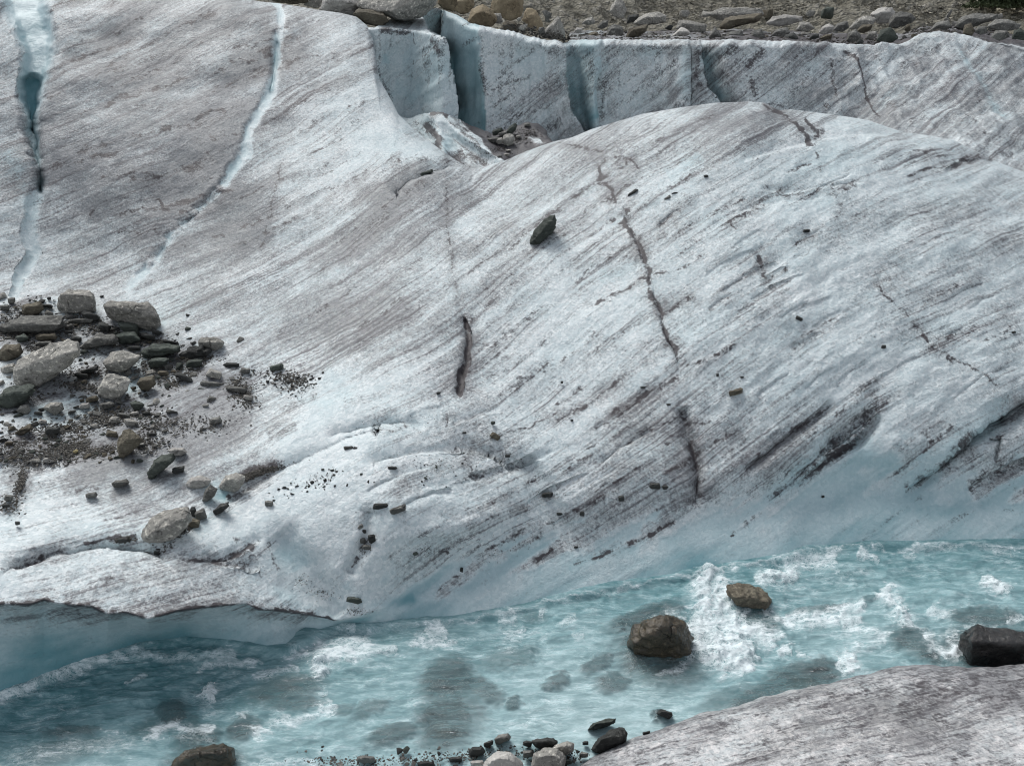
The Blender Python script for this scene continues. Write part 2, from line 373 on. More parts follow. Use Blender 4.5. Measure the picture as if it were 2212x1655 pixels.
# long marks in the ice: (line, half width, strength) of black cryoconite dirt, plus painted shade under lips and ledges
DARK = [
    # the crack that runs down the dome
    ([(1204, 310), (1270, 323), (1310, 333)], 3.2, .5), ([(1310, 333), (1297, 363), (1300, 377), (1294, 397), (1317, 407), (1320, 420), (1337, 443)], 3.6, .62),
    ([(1320, 335), (1360, 345), (1390, 370)], 3, .4), ([(1337, 443), (1357, 457), (1347, 483), (1364, 503), (1377, 527), (1387, 549), (1395, 574), (1404, 601)], 5.2, .66),
    ([(1364, 495), (1387, 549), (1404, 601), (1400, 634), (1420, 661), (1430, 694), (1440, 728), (1460, 758), (1470, 798)], 5.5, .6), ([(1400, 640), (1432, 700), (1462, 764)], 13, .34),
    ([(1452, 872), (1476, 905), (1490, 951), (1502, 1001), (1508, 1051), (1494, 1098)], (4, 10), .75), ([(1482, 940), (1500, 1010), (1512, 1090)], (10, 34), .5), ([(1512, 1040), (1480, 1088), (1560, 1085)], 16, .4),
    # its short neighbour on the left
    ([(963, 380), (968, 420), (965, 500), (974, 551), (984, 631), (994, 658), (1000, 681)], 2.4, .42), ([(1000, 676), (1007, 701), (1013, 738), (1010, 768), (1000, 801), (997, 834), (986, 866)], 4.2, .95),
    ([(1006, 710), (1008, 770), (990, 850)], 11, .42), ([(967, 884), (967, 924)], 4, .4),
    ([(613, 327), (600, 383), (587, 460), (567, 520), (550, 547)], 2.3, .5),
    # cracks of the right half
    ([(1640, 224), (1682, 240), (1700, 256), (1725, 275), (1742, 300), (1760, 322)], 5, .72), ([(1738, 250), (1750, 268), (1768, 283), (1758, 305)], 4, .6), ([(1768, 283), (1785, 280)], 7, .4), ([(1760, 322), (1776, 345), (1775, 375)], 2.5, .32),
    ([(1634, 540), (1645, 570), (1662, 612), (1670, 632)], 3.6, .5), ([(1670, 632), (1715, 605)], 6, .36), ([(1875, 590), (1910, 640), (1960, 690), (2005, 740)], 2.6, .4), ([(1975, 700), (2010, 745), (2060, 780), (2110, 805), (2150, 840), (2170, 855)], 3, .42),
    ([(2172, 858), (2160, 880)], 5, .35), ([(1785, 412), (1812, 416), (1850, 410)], 6, .62), ([(1800, 420), (1812, 450), (1815, 476)], 5, .34), ([(1575, 480), (1590, 500)], 3, .4), ([(1684, 422), (1740, 415)], 4, .42),
    ([(1484, 350), (1640, 235)], 8, .22), ([(1500, 330), (1640, 250)], 9, .22), ([(1560, 345), (1690, 270)], 11, .28), ([(1610, 350), (1740, 305)], 12, .3),
    ([(2050, 368), (2085, 345), (2120, 338), (2148, 348)], 7, .42), ([(2070, 345), (2110, 336), (2150, 350)], 4, .4),
    # streaks between the two cracks
    ([(1014, 764), (1070, 738), (1170, 668), (1204, 654)], 7, .46), ([(1044, 814), (1070, 804), (1154, 764), (1200, 714)], 6, .4), ([(1070, 858), (1114, 828), (1154, 801), (1200, 772)], 7, .52), ([(1270, 664), (1337, 631), (1390, 602), (1407, 603)], 3.6, .6),
    ([(1407, 603), (1480, 575), (1530, 545)], 3.6, .45), ([(1304, 901), (1370, 868), (1437, 831), (1475, 805)], 5, .5), ([(1165, 892), (1300, 815), (1400, 765)], 8, .22), ([(1420, 730), (1340, 765), (1260, 800)], 8, .26), ([(740, 880), (800, 850)], 8, .4),
    ([(1470, 800), (1530, 775), (1620, 735)], 4, .4), ([(1010, 700), (1080, 640)], 4, .35), ([(735, 890), (760, 862)], 9, .35),
    # bands of the lower right
    ([(1602, 1018), (1662, 971), (1725, 921), (1775, 884), (1802, 858)], 6, .6), ([(1625, 1000), (1700, 965), (1790, 905)], 20, .32), ([(1635, 1098), (1708, 1044), (1775, 981), (1852, 921), (1892, 871), (1925, 868)], 10, .62),
    ([(1715, 1060), (1770, 1010), (1850, 950), (1905, 890)], 6, .62), ([(1880, 850), (1895, 862), (1925, 872)], 9, .5), ([(1575, 1163), (1608, 1133), (1632, 1104)], (3, 9), .95), ([(1600, 1135), (1690, 1060)], 12, .42),
    ([(1915, 950), (1960, 975), (1990, 930), (2030, 935)], 10, .38), ([(1990, 935), (2015, 960)], 12, .5), ([(1930, 960), (1960, 1000)], 14, .25),
    ([(1948, 1068), (2008, 1018), (2058, 974), (2112, 930)], 9, .95), ([(1960, 1080), (2030, 1020), (2100, 955)], 16, .5), ([(2130, 950), (2160, 945), (2155, 990), (2135, 1010)], 6, .5), ([(2080, 1060), (2140, 1020), (2220, 985)], 16, .62),  # first mark is the overhang lip's shadow, painted; brown band below it
    ([(2120, 1075), (2220, 1040)], 14, .42), ([(2160, 1110), (2230, 1085)], 10, .45), ([(2155, 905), (2212, 870)], 5, .5), ([(1840, 1185), (1930, 1115), (2010, 1060)], 5, .35), ([(2050, 1130), (2120, 1090)], 6, .4),
    # lower fringe
    ([(1265, 1215), (1330, 1186), (1400, 1160), (1470, 1118)], 5, .72), ([(1150, 1218), (1200, 1183)], 4, .6), ([(1100, 1175), (1150, 1130)], 3, .4), ([(1235, 1222), (1262, 1205), (1245, 1180)], 6, .5), ([(940, 1275), (1000, 1240)], 3.5, .5),
    ([(1140, 1110), (1130, 1085)], 4, .35), ([(1005, 980), (1025, 1015)], 3, .45), ([(1000, 935), (1030, 910), (1060, 930)], 6, .3), ([(1150, 1040), (1165, 1015)], 6, .35), ([(885, 915), (850, 930), (760, 945)], 5, .38), ([(960, 970), (900, 990), (830, 1010)], 6, .32),
    ([(1100, 985), (1030, 965), (960, 965)], 3, .35), ([(1200, 1165), (1250, 1205)], 6, .4),
    ([(1000, 1220), (1060, 1190), (1140, 1150)], 5, .34), ([(1030, 1180), (1075, 1182)], 6, .42), ([(930, 1190), (975, 1195)], 7, .45), ([(880, 1020), (800, 1030)], 4, .3),
    # left hump edge and gullies
    ([(-60, 1306), (40, 1304), (67, 1303), (95, 1293), (120, 1302)], 4, .95), ([(132, 1303), (200, 1310), (233, 1325)], 4.2, .95), ([(230, 1325), (275, 1322), (320, 1340)], 6, .7), ([(320, 1340), (383, 1323), (467, 1311), (533, 1299)], 3.6, .85), ([(533, 1300), (560, 1312), (650, 1316), (700, 1329), (735, 1340)], 3.2, .8),
    ([(530, 1290), (560, 1310)], 12, .45), ([(300, 1330), (420, 1300), (520, 1290)], 20, .2), ([(165, 1312), (172, 1330)], 6, .5), ([(0, 1237), (60, 1222), (105, 1203), (150, 1192)], 5, .5), ([(0, 1222), (80, 1205), (150, 1186)], 8, .35), ([(170, 1175), (240, 1163), (300, 1160)], 5, .5), ([(255, 1165), (300, 1168)], 10, .75),
    ([(365, 1214), (430, 1216), (500, 1205), (550, 1180), (572, 1165)], 5, .5), ([(575, 1166), (590, 1190), (610, 1228)], 4.5, .42), ([(430, 1215), (560, 1220), (572, 1245)], 5, .4), ([(500, 1165), (540, 1170)], 5, .4),
    ([(510, 1025), (560, 1010), (620, 1003)], 7, .85), ([(530, 1032), (560, 1018), (600, 1010)], 8, .85), ([(560, 1065), (520, 1075), (600, 1020), (640, 1005)], 6, .3), ([(480, 1105), (500, 1085), (530, 1065)], 6, .3),
    # flank
    ([(226, 265), (300, 242), (366, 240), (466, 230), (540, 200)], 9, .40), ([(100, 215), (145, 205)], 7, .6), ([(80, 190), (200, 115), (330, 60)], 5, .34), ([(140, 165), (300, 100), (470, 30)], 5, .34), ([(420, 50), (475, 30)], 6, .42), ([(485, 48), (505, 38)], 6, .4), ([(300, 210), (350, 190)], 4, .35),
    ([(430, 255), (450, 285), (440, 315), (415, 310)], 10, .42), ([(400, 375), (440, 360), (470, 350)], 12, .45), ([(410, 390), (460, 395), (500, 370)], 12, .42), ([(520, 240), (530, 225)], 9, .42), ([(470, 350), (520, 300)], 10, .3),
    ([(333, 430), (365, 462)], 4, .7), ([(245, 500), (330, 505), (365, 500)], 6, .6), ([(200, 440), (330, 400), (400, 380)], 9, .3), ([(385, 465), (410, 458)], 3, .6), ([(400, 430), (410, 445)], 3, .45), ([(110, 370), (130, 350), (200, 325)], 4, .4), ([(70, 440), (100, 415)], 4, .4), ([(400, 290), (385, 288)], 8, .35),
    ([(610, 150), (660, 115), (700, 70)], 10, .3), ([(640, 40), (660, 35)], 12, .36), ([(555, 40), (585, 40)], 14, .34), ([(612, 240), (680, 205)], 5, .32), ([(640, 285), (720, 235)], 5, .28), ([(190, 465), (210, 455)], 5, .5),
    ([(737, 540), (800, 480), (850, 440)], 9, .34), ([(790, 470), (860, 430), (930, 390)], 8, .3), ([(845, 350), (900, 345), (985, 356)], 9, .55), ([(840, 345), (870, 352)], 4, .6), ([(778, 1188), (800, 1160)], 6, .55), ([(760, 1225), (790, 1180)], 5, .35),
    # debris terrace
    ([(30, 670), (80, 660)], 14, .62), ([(40, 610), (45, 612)], 10, .3), ([(420, 800), (480, 825), (540, 850)], 8, .5), ([(535, 860), (548, 890)], 9, .6), ([(480, 790), (530, 800)], 10, .5),
]
BLUE = [([(20, 330), (45, 380), (55, 430), (70, 480)], 18, .3), ([(420, 455), (390, 490)], 15, .25), ([(760, 300), (860, 330)], 40, .12), ([(30, -20), (40, 40)], 60, .2),
        ([(600, 1180), (640, 1205), (652, 1225)], 22, .42), ([(590, 1260), (660, 1310), (735, 1338)], 16, .22), ([(470, 1100), (420, 1150)], 12, .25), ([(440, 1075), (475, 1070), (490, 1075)], 16, .5), ([(460, 1040), (500, 1080)], 14, .3), ([(1440, 380), (1520, 340)], 20, .22), ([(1290, 600), (1400, 560)], 14, .16),
        ([(1640, 370), (1800, 350), (1900, 330)], 30, .14), ([(1680, 470), (1800, 440)], 26, .12), ([(1650, 1085), (1800, 960), (1890, 960)], 26, .34), ([(1720, 1060), (1850, 990), (1950, 1010)], 22, .25), ([(1800, 1110), (1930, 1060), (2060, 955), (2190, 868)], 26, .36), ([(1860, 1130), (2000, 1085), (2100, 1060)], 44, .34),
        ([(2050, 1150), (2212, 1110)], 30, .4), ([(300, 660), (360, 700)], 10, .2), ([(345, 745), (250, 850), (200, 900)], 30, .30), ([(60, 900), (200, 860)], 40, .30), ([(150, 690), (190, 705)], 24, .22), ([(270, 830), (320, 860)], 20, .2), ([(740, 1260), (800, 1310), (900, 1290)], 14, .25), ([(690, 900), (770, 870)], 20, .1), ([(700, 800), (760, 870)], 14, .1), ([(640, 860), (720, 880)], 10, .15)]
WHITE = [([(600, 20), (612, 50), (604, 110), (598, 180)], 4, 1), ([(583, 205), (560, 255), (545, 300), (530, 350)], 4, .9), ([(820, 300), (870, 320), (960, 345)], 20, .5), ([(600, 1000), (720, 960), (800, 920)], 18, .6)]
# steps in the ice (line, offset in metres of the lower side, reach): + recessed below the line, - standing forward below it
STEP = [([(1942, 1074), (2008, 1018), (2058, 974), (2115, 928), (2152, 906), (2260, 835)], .50, 60), ([(1602, 1018), (1662, 971), (1725, 921), (1775, 884), (1802, 858)], .12, 40), ([(1640, 1098), (1708, 1044), (1775, 981), (1852, 921), (1905, 872)], -.10, 40),
        ([(1700, 1060), (1775, 1000), (1852, 945), (1905, 890)], .16, 36), ([(1000, 676), (1009, 701), (1014, 738), (1010, 768), (1000, 801), (997, 834), (984, 866)], .10, 20), ([(0, 1243), (50, 1226), (107, 1203), (183, 1190), (230, 1186), (273, 1191), (333, 1201), (367, 1216)], -.28, 60),
        ([(430, 1218), (500, 1206), (572, 1163)], -.05, 40), ([(417, 1219), (500, 1218), (560, 1223)], -.06, 40), ([(480, 1100), (530, 1060), (640, 1005), (740, 955), (885, 912)], -.20, 70),
        ([(780, 1010), (900, 978), (1000, 965), (1070, 985), (1130, 1040)], -.18, 60), ([(700, 950), (800, 925), (890, 912), (920, 930)], -.12, 30), ([(1640, 404), (1700, 412), (1790, 410), (1860, 402)], -.10, 34), ([(1560, 470), (1640, 440), (1790, 430)], -.06, 30), ([(1590, 350), (1700, 318), (1770, 300), (1960, 288)], -.16, 60),
        ([(2040, 370), (2085, 343), (2148, 348)], .10, 26), ([(846, 430), (885, 400), (924, 381), (970, 366), (1000, 360)], -.3, 60), ([(1262, 1215), (1300, 1195), (1400, 1158), (1480, 1112)], .08, 30), ([(2080, 1062), (2140, 1022), (2230, 985)], .16, 40), ([(2130, 948), (2162, 950), (2150, 1000)], .1, 24)]

MUD = [([(0, 720), (120, 765), (260, 765)], 55, .32), ([(0, 860), (160, 850), (300, 880)], 45, .26), ([(260, 740), (420, 775)], 30, .3), ([(0, 1000), (90, 1000)], 40, .3), ([(130, 985), (260, 965), (330, 930)], 34, .5), ([(400, 900), (470, 880), (520, 930)], 42, .35), ([(10, 960), (120, 960)], 36, .45), ([(20, 690), (60, 740)], 44, .45), ([(420, 800), (540, 850)], 13, .5), ([(150, 700), (330, 745)], 18, .3), ([(230, 1010), (130, 1060)], 24, .25), ([(360, 930), (430, 960)], 30, .3),
       ([(170, 835), (240, 890)], 18, .3), ([(20, 1030), (60, 1060)], 24, .3), ([(600, 890), (690, 850)], 12, .3), ([(580, 940), (640, 920)], 22, .35), ([(500, 370), (420, 400), (350, 450)], 30, .2)]
# lesser streaks and ledges that follow the layers
def run(x, y, L, r, bend=0.0):
    q = [(x, y)]; n = 5
    for i in range(n):
        a = float(f_ang(x, y)) + bend * (i - n / 2) + r.normal(0, .05); x += L / n * math.cos(a); y -= L / n * math.sin(a); q.append((x, y))
    return q
_r = np.random.default_rng(77)
for n, (x0, x1, y0, y1), (l0, l1), (w0, w1), (s0, s1) in [(46, (50, 560, 10, 560), (70, 260), (2.2, 6), (.28, .5)), (16, (600, 800, 60, 420), (50, 150), (2, 4), (.25, .42)), (26, (560, 1050, 400, 840), (80, 300), (1.6, 4), (.24, .42)), (26, (1000, 1500, 260, 720), (90, 320), (1.6, 3.6), (.24, .42)),
        (22, (950, 1480, 700, 1150), (70, 240), (2, 6), (.25, .45)), (22, (1500, 2160, 330, 900), (60, 180), (2, 7), (.2, .4)), (10, (1550, 1950, 920, 1100), (60, 200), (3, 9), (.25, .45)), (14, (800, 1250, 1080, 1260), (30, 110), (2, 5), (.25, .42)), (10, (20, 560, 1030, 1290), (60, 160), (2, 5), (.2, .36))]:
    for _ in range(n): DARK.append((run(_r.uniform(x0, x1), _r.uniform(y0, y1), _r.uniform(l0, l1), _r), _r.uniform(w0, w1), _r.uniform(s0, s1)))
for _ in range(30):
    q = run(_r.uniform(1420, 2120), _r.uniform(330, 880), _r.uniform(50, 170), _r, -.09); a = _r.uniform(.012, .04)
    STEP.append((q, a, _r.uniform(16, 34)))
    if _r.random() < .6: DARK.append(([(x + 2, y + 3) for x, y in q], _r.uniform(1.6, 3.4), _r.uniform(.22, .45)))  # thin shade under the ledge, painted as a dark line
for _ in range(14): STEP.append((run(_r.uniform(760, 1300), _r.uniform(900, 1150), _r.uniform(50, 150), _r, -.06), _r.uniform(-.06, .06), 26))
def build_glacier():
    xs = np.arange(-500, 2701, 2.6); N1, N2 = 440, 56
    top, lip, wl = f_sil(xs), f_lip(xs), f_wl(xs)
    t = np.linspace(0, 1, N1)[:, None]
    PX = np.broadcast_to(xs, (N1, len(xs))).copy(); PY = top + (lip - top) * t
    # ragged lines: features are read at slightly shaken places
    jx = fbm(PX / 26, PY / 26, 1.5, 4) * 9; jy = fbm(PX / 26, PY / 26, 7.5, 4) * 9
    jx2 = jx + fbm(PX / 9, PY / 9, 3.2, 3) * 4.2; jy2 = jy + fbm(PX / 9, PY / 9, 6.2, 3) * 4.2
    qx, qy = PX + jx2, PY + jy2
    f, g = layers(PX, PY)
    Y = f_depth(PX, PY)
    # rounded crest
    crest_band = 70.0
    tau = np.clip((PY - top) / crest_band, 0, 1)
    Y = Y + 1.0 * (1 - np.sqrt(np.clip(1 - (1 - tau) ** 2, 0, 1)))
    dirt = f_dirt(PX, PY) + .10 * smooth(1400, 1600, PX) * smooth(1050, 900, PY) + .20 * fbm(PX / 90, PY / 60, 3.3, 3)
    dark = np.zeros_like(Y); blue = np.full_like(Y, .10) + .05 * smooth(1250, 1600, PX); wht = np.zeros_like(Y)
    vary = .80 + .75 * fbm(PX / 16, PY / 16, 31.0, 3)
    for p, w, s in DARK:
        big_ = max(w) if isinstance(w, tuple) else w
        s = s * (1.36 if big_ < 6 else .98 if big_ < 8 else .76)
        w = tuple(1.2 * a for a in w) if isinstance(w, tuple) else 1.25 * w
        k = min(1.1, s) * vary * stroke(qx, qy, p, w); dark = np.maximum(dark, k) + .25 * np.minimum(dark, k)
        dirt = dirt + .28 * s * stroke(PX + jx, PY + jy, p, tuple(2.6 * a + 4 for a in w) if isinstance(w, tuple) else 2.6 * w + 4)
    for p, w, s in BLUE: blue = blue + s * stroke(PX + jx * .6, PY + jy * .6, p, w, .05)
    for p, w, s in MUD:
        k = s * stroke(PX + jx * 1.5, PY + jy, p, w, .05); dirt = dirt + k; dark = np.maximum(dark, .85 * k)
    for p, w, s in WHITE: wht = np.maximum(wht, s * stroke(qx, qy, p, w))
    dirt = dirt - .17 * blob(PX, PY, 830, 1070, 230, 120) - .12 * blob(PX, PY, 600, 1120, 120, 60)
    dark = dark * (1 - .45 * blob(PX, PY, 800, 1060, 190, 90))
    dirt = dirt + .26 * blob(PX, PY, 190, 840, 300, 170) + .07 * smooth(650, 500, PX) * smooth(640, 560, PY)
    # steps, channels
    off = np.zeros_like(Y)
    for p, a, r in STEP:
        d, s, u = pdist(PX + jx * .5, PY + jy * .5, p, r)
        k = smooth(0, .12, u) * smooth(0, .12, 1 - u)
        sd = d * s
        if a > 0: off += k * a * np.where(sd > 0, np.clip(1 - sd / r, 0, 1) ** 2, np.clip(1 + sd / 3.0, 0, 1))
        else: off += k * (-a) * np.where(sd < 0, np.clip(1 + sd / r, 0, 1) ** 2, np.clip(1 - sd / 3.0, 0, 1))
    kx, ky = PX + jx * .8 + jx2 * .3, PY + jy * .8
    c1 = band(kx, ky, [(38, -60), (57, 20), (78, 70), (84, 115), (76, 160), (68, 200), (70, 260), (77, 320), (84, 370), (88, 405)], (44, 8), .55)
    c1b = band(kx, ky, [(70, 180), (72, 260), (79, 322)], (17, 6), .5); c1c = band(kx, ky, [(86, 395), (70, 450), (60, 500), (73, 537), (40, 600), (30, 640)], (13, 7), .8)
    c2 = band(PX + jx * .7 + jx2 * .3, PY + jy * .7, [(596, -14), (608, 40), (599, 100), (593, 167), (587, 197), (567, 230), (540, 277), (527, 333), (493, 383), (457, 433), (383, 497), (353, 540), (290, 611), (262, 655)], (9, 10), .75) * smooth(690, 560, PY) * smooth(-.55, .15, fbm(PX / 22, PY / 22, 12.1, 3))
    c2w = stroke(PX + jx * .35, PY + jy * .35, [(603, 10), (614, 44), (607, 100), (601, 167), (596, 199), (577, 232), (549, 280), (536, 335), (502, 386), (466, 437)], 3.2, .05)
    wob1 = .5 + .5 * fbm(PX / 30, PY / 14, 4.1, 3)
    off += .55 * c1 + .35 * c1b + .12 * c1c + .10 * c2 + .12 * band(PX, PY, [(599, 100), (593, 167), (587, 200)], (8, 7), .4)
    blue = np.maximum(blue, c1 * (.50 + .28 * wob1)); blue = np.maximum(blue, c1b * .95); blue = np.maximum(blue, c1c * .36 * (.6 + .8 * wob1)); blue = np.maximum(blue, c2 * (.32 + .24 * wob1)); blue = np.maximum(blue, .72 * band(PX, PY, [(597, 120), (592, 170), (587, 196)], (6, 6), .5)); wht = np.maximum(wht, c2w * .4)
    dark = dark * (1 - np.maximum(c1, c2) * .9); dirt = dirt - .6 * np.maximum(np.maximum(c1, c2), c1c * .7)
    CH = [([(600, 1150), (640, 1200), (690, 1260), (735, 1330)], 26, .16), ([(1005, 690), (1012, 735), (1009, 770), (990, 855)], 4.5, .05), ([(1470, 880), (1505, 1000), (1500, 1095)], 12, .16), ([(1337, 443), (1360, 480), (1404, 601), (1440, 728), (1470, 798)], 4, .045), ([(1130, 990), (1170, 1060), (1250, 1200)], 22, .22), ([(800, 1100), (790, 1170), (750, 1240)], 14, .12),]
    for p, w, a in CH: off += a * stroke(PX + jx * .4, PY + jy * .4, p, w, .04)
    Y = Y + off
    # towards the stream the slope runs on evenly into the water
    SL = math.tan(math.radians(34)); td = lambda py: np.tan(PITCH - np.arctan((CY - py) / F))
    Ys = (CAMH + y_for_z(wl, 0.0) * SL) / (td(PY) + SL)
    wb = smooth(150, 10, lip - PY) * smooth(755, 900, PX) * (1 - .15 * smooth(1750, 1950, PX)); Y = Y + (Ys - Y) * wb
    P = pt(PX, PY, Y)
    N = gnormals(P)
    sgn = np.sign((N * (np.array([0, 0, CAMH]) - P)).sum(-1))[..., None]; N = N * sgn
    # relief: swells, ribs along the layers, small lumps
    edge = smooth(0, .03, t) * (1 - (1 - smooth(0, .14, 1 - t)) * smooth(740, 800, PX))
    X_, Y_, Z_ = P[..., 0], P[..., 1], P[..., 2]
    rel = (.13 + .10 * smooth(700, 500, PX) * smooth(640, 520, PY)) * fbm(X_ / 2.6, Y_ / 2.6, Z_ / 2.6, 3) + .05 * fbm(X_ / .7, Y_ / .7, Z_ / .7, 3)
    rough_r = smooth(1350, 1650, PX) * smooth(1150, 1000, PY)
    rel += (.010 + .008 * rough_r) * ridged(f / 40 + jx * .03, g / 210, 2.2, 4) + .004 * ridged(f / 12, g / 130, 5.2, 3)
    rel += rough_r * (.030 * fbm(f / 34 + jx * .02, g / 70, 3.7, 4) + .08 * fbm(f / 80, g / 140, 1.9, 3))
    rel += .020 * rough_r * fbm(X_ / .3, Y_ / .45, Z_ / .3, 3)
    low = smooth(860, 1000, PY) * smooth(1700, 1200, PX)
    rel += .07 * low * fbm(X_ / .8, Y_ / .8, Z_ / .5, 3)
    P0 = P[-1].copy(); P = P + N * (rel * edge)[..., None]; carry = P[-1] - P0
    blue = np.clip(blue, 0, 1); dirt = np.clip(dirt * (1 - .8 * np.clip(blue * 1.3 - .1, 0, 1)) - wht, 0, 1)
    # the lip melts to clean blue towards the stream
    q = (lip - PY) / (75 + 60 * smooth(1450, 1750, PX)) + 1.3 * fbm(f / 26, g / 190, 8.8, 3) + .5 * fbm(PX / 40, PY / 30, 2.8, 3)
    near = smooth(.75, -.15, q) * smooth(755, 900, PX)
    blue = np.clip(blue + .55 * near, 0, 1); dirt = np.clip(dirt - .6 * near, 0, 1); dark = dark * (1 - .5 * near)
    blue = np.where(PX > 1450, np.minimum(blue, .66), blue)
    # undercut face down to the water
    u = np.linspace(0, 1, N2 + 1)[1:, None]
    PX2 = np.broadcast_to(xs, (N2, len(xs))).copy(); PYw = lip + (wl - lip) * np.clip(u / .86, 0, 1)
    Yl = Y[-1]; Yw = y_for_z(wl, 0.0)
    hang = .42 * smooth(740, 640, xs) + .015
    uu = np.clip(u / .86, 0, 1)
    Yu = Yl + (Yw - Yl) * uu + hang * np.sin(np.pi * uu ** .6) * .6
    Ysl = (CAMH + Yw * SL) / (td(PYw) + SL); kk = smooth(755, 900, PX2); dlt = (Yl - (CAMH + Yw * SL) / (td(lip) + SL)) * (1 - uu); Yu = Yu * (1 - kk) + (Ysl + dlt) * kk
    P2 = pt(PX2, PYw, Yu)
    extra = np.clip((u - .86) / .14, 0, 1)
    P2[..., 2] -= 1.4 * extra
    f2, g2 = layers(PX2, PYw)
    P2 = P2 + carry[None] * smooth(.75, 0, u)[..., None]
    P2[..., 1] += (.05 * fbm(P2[..., 0] / .8, P2[..., 2] / .5, 1.1, 3) + .022 * fbm(f2 / 30, g2 / 200, .5, 2)) * smooth(0, .7, u)
    lft = smooth(760, 690, xs)
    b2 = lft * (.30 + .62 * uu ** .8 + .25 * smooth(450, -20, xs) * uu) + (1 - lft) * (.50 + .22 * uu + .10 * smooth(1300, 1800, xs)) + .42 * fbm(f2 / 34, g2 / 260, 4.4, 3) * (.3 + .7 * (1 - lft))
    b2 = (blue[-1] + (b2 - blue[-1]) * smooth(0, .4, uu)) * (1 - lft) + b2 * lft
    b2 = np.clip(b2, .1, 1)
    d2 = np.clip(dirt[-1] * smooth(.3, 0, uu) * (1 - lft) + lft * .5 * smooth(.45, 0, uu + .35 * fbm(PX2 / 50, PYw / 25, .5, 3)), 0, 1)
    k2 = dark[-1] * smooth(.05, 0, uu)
    for p, w, s in DARK: k2 = np.maximum(k2, s * stroke(PX2, PYw, p, w))
    # the crest rolls over to the far side
    K = 18; top3 = P[0]
    an = np.linspace(0, 1, K)[::-1][:, None]
    dy = 1.6 * np.sin(an * np.pi / 2); dz = -1.6 * (1 - np.cos(an * np.pi / 2)) - 5.0 * np.clip(an - .75, 0, 1) / .25
    B = np.broadcast_to(top3, (K,) + top3.shape).copy()
    sc_ = (B[..., 1] + dy) / B[..., 1]
    B[..., 0] *= sc_; B[..., 1] += dy; B[..., 2] += dz - dy * (CAMH - top3[:, 2]) / top3[:, 1]
    B = B[:-1]
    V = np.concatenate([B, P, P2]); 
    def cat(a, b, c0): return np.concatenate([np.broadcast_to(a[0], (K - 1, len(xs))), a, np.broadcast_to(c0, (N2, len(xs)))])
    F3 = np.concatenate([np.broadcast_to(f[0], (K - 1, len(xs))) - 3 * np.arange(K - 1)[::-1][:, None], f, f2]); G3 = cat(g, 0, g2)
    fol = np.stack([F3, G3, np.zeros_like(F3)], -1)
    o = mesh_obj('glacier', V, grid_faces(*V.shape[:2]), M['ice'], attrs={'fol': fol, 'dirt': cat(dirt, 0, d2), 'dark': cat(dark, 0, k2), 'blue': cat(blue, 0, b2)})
    tag(o, 'banded grey and white glacier ice rising from the stream in a broad dome', 'glacier', kind='structure')
    return xs, top, lip, P
GX, GTOP, GLIP, GP = build_glacier()

def on_glacier(px, py):
    """ground distance of the near ice at an image point"""
    px = float(px); py = float(py)
    c = np.clip((px - GX[0]) / 2.6, 0, len(GX) - 1.01); i = int(round(c))
    r = np.clip((py - GTOP[i]) / (GLIP[i] - GTOP[i]), 0, 1) * (GP.shape[0] - 1)
    j = int(r); j2 = min(j + 1, GP.shape[0] - 1)
    return float(GP[j, i, 1] * (1 - (r - j)) + GP[j2, i, 1] * (r - j))

# ================================================================== FAR ICE WALL
WTOP = [(640, 60), (760, 58), (809, 60), (840, 45), (880, 34), (905, 28), (917, 33), (930, 20), (943, 17), (960, 23), (987, 33), (1014, 50), (1037, 53), (1070, 63), (1114, 70), (1160, 82), (1204, 90), (1217, 93), (1250, 88), (1300, 86), (1475, 88), (1640, 88), (1775, 92),
        (1850, 98), (1940, 98), (1985, 77), (2025, 68), (2092, 78), (2132, 92), (2212, 105), (2400, 130), (2760, 170)]
E1 = [(954, 60), (954, 83), (970, 117), (980, 157), (985, 200), (990, 250), (992, 420)]
E2 = [(1037, 50), (1037, 100), (1042, 160), (1050, 217), (1052, 283), (1053, 420)]
E3 = [(1214, 80), (1217, 100), (1222, 150), (1229, 187), (1234, 233), (1247, 260), (1262, 286), (1300, 420)]
E4 = [(1300, 80), (1300, 160), (1292, 200), (1297, 267), (1300, 420)]
E5 = [(1487, 80), (1489, 230), (1489, 420)]
E6 = [(1508, 80), (1512, 100), (1518, 150), (1525, 187), (1552, 222), (1640, 420)]
def ex(poly, py):
    p = np.asarray(poly, float); return np.interp(py, p[:, 1], p[:, 0])
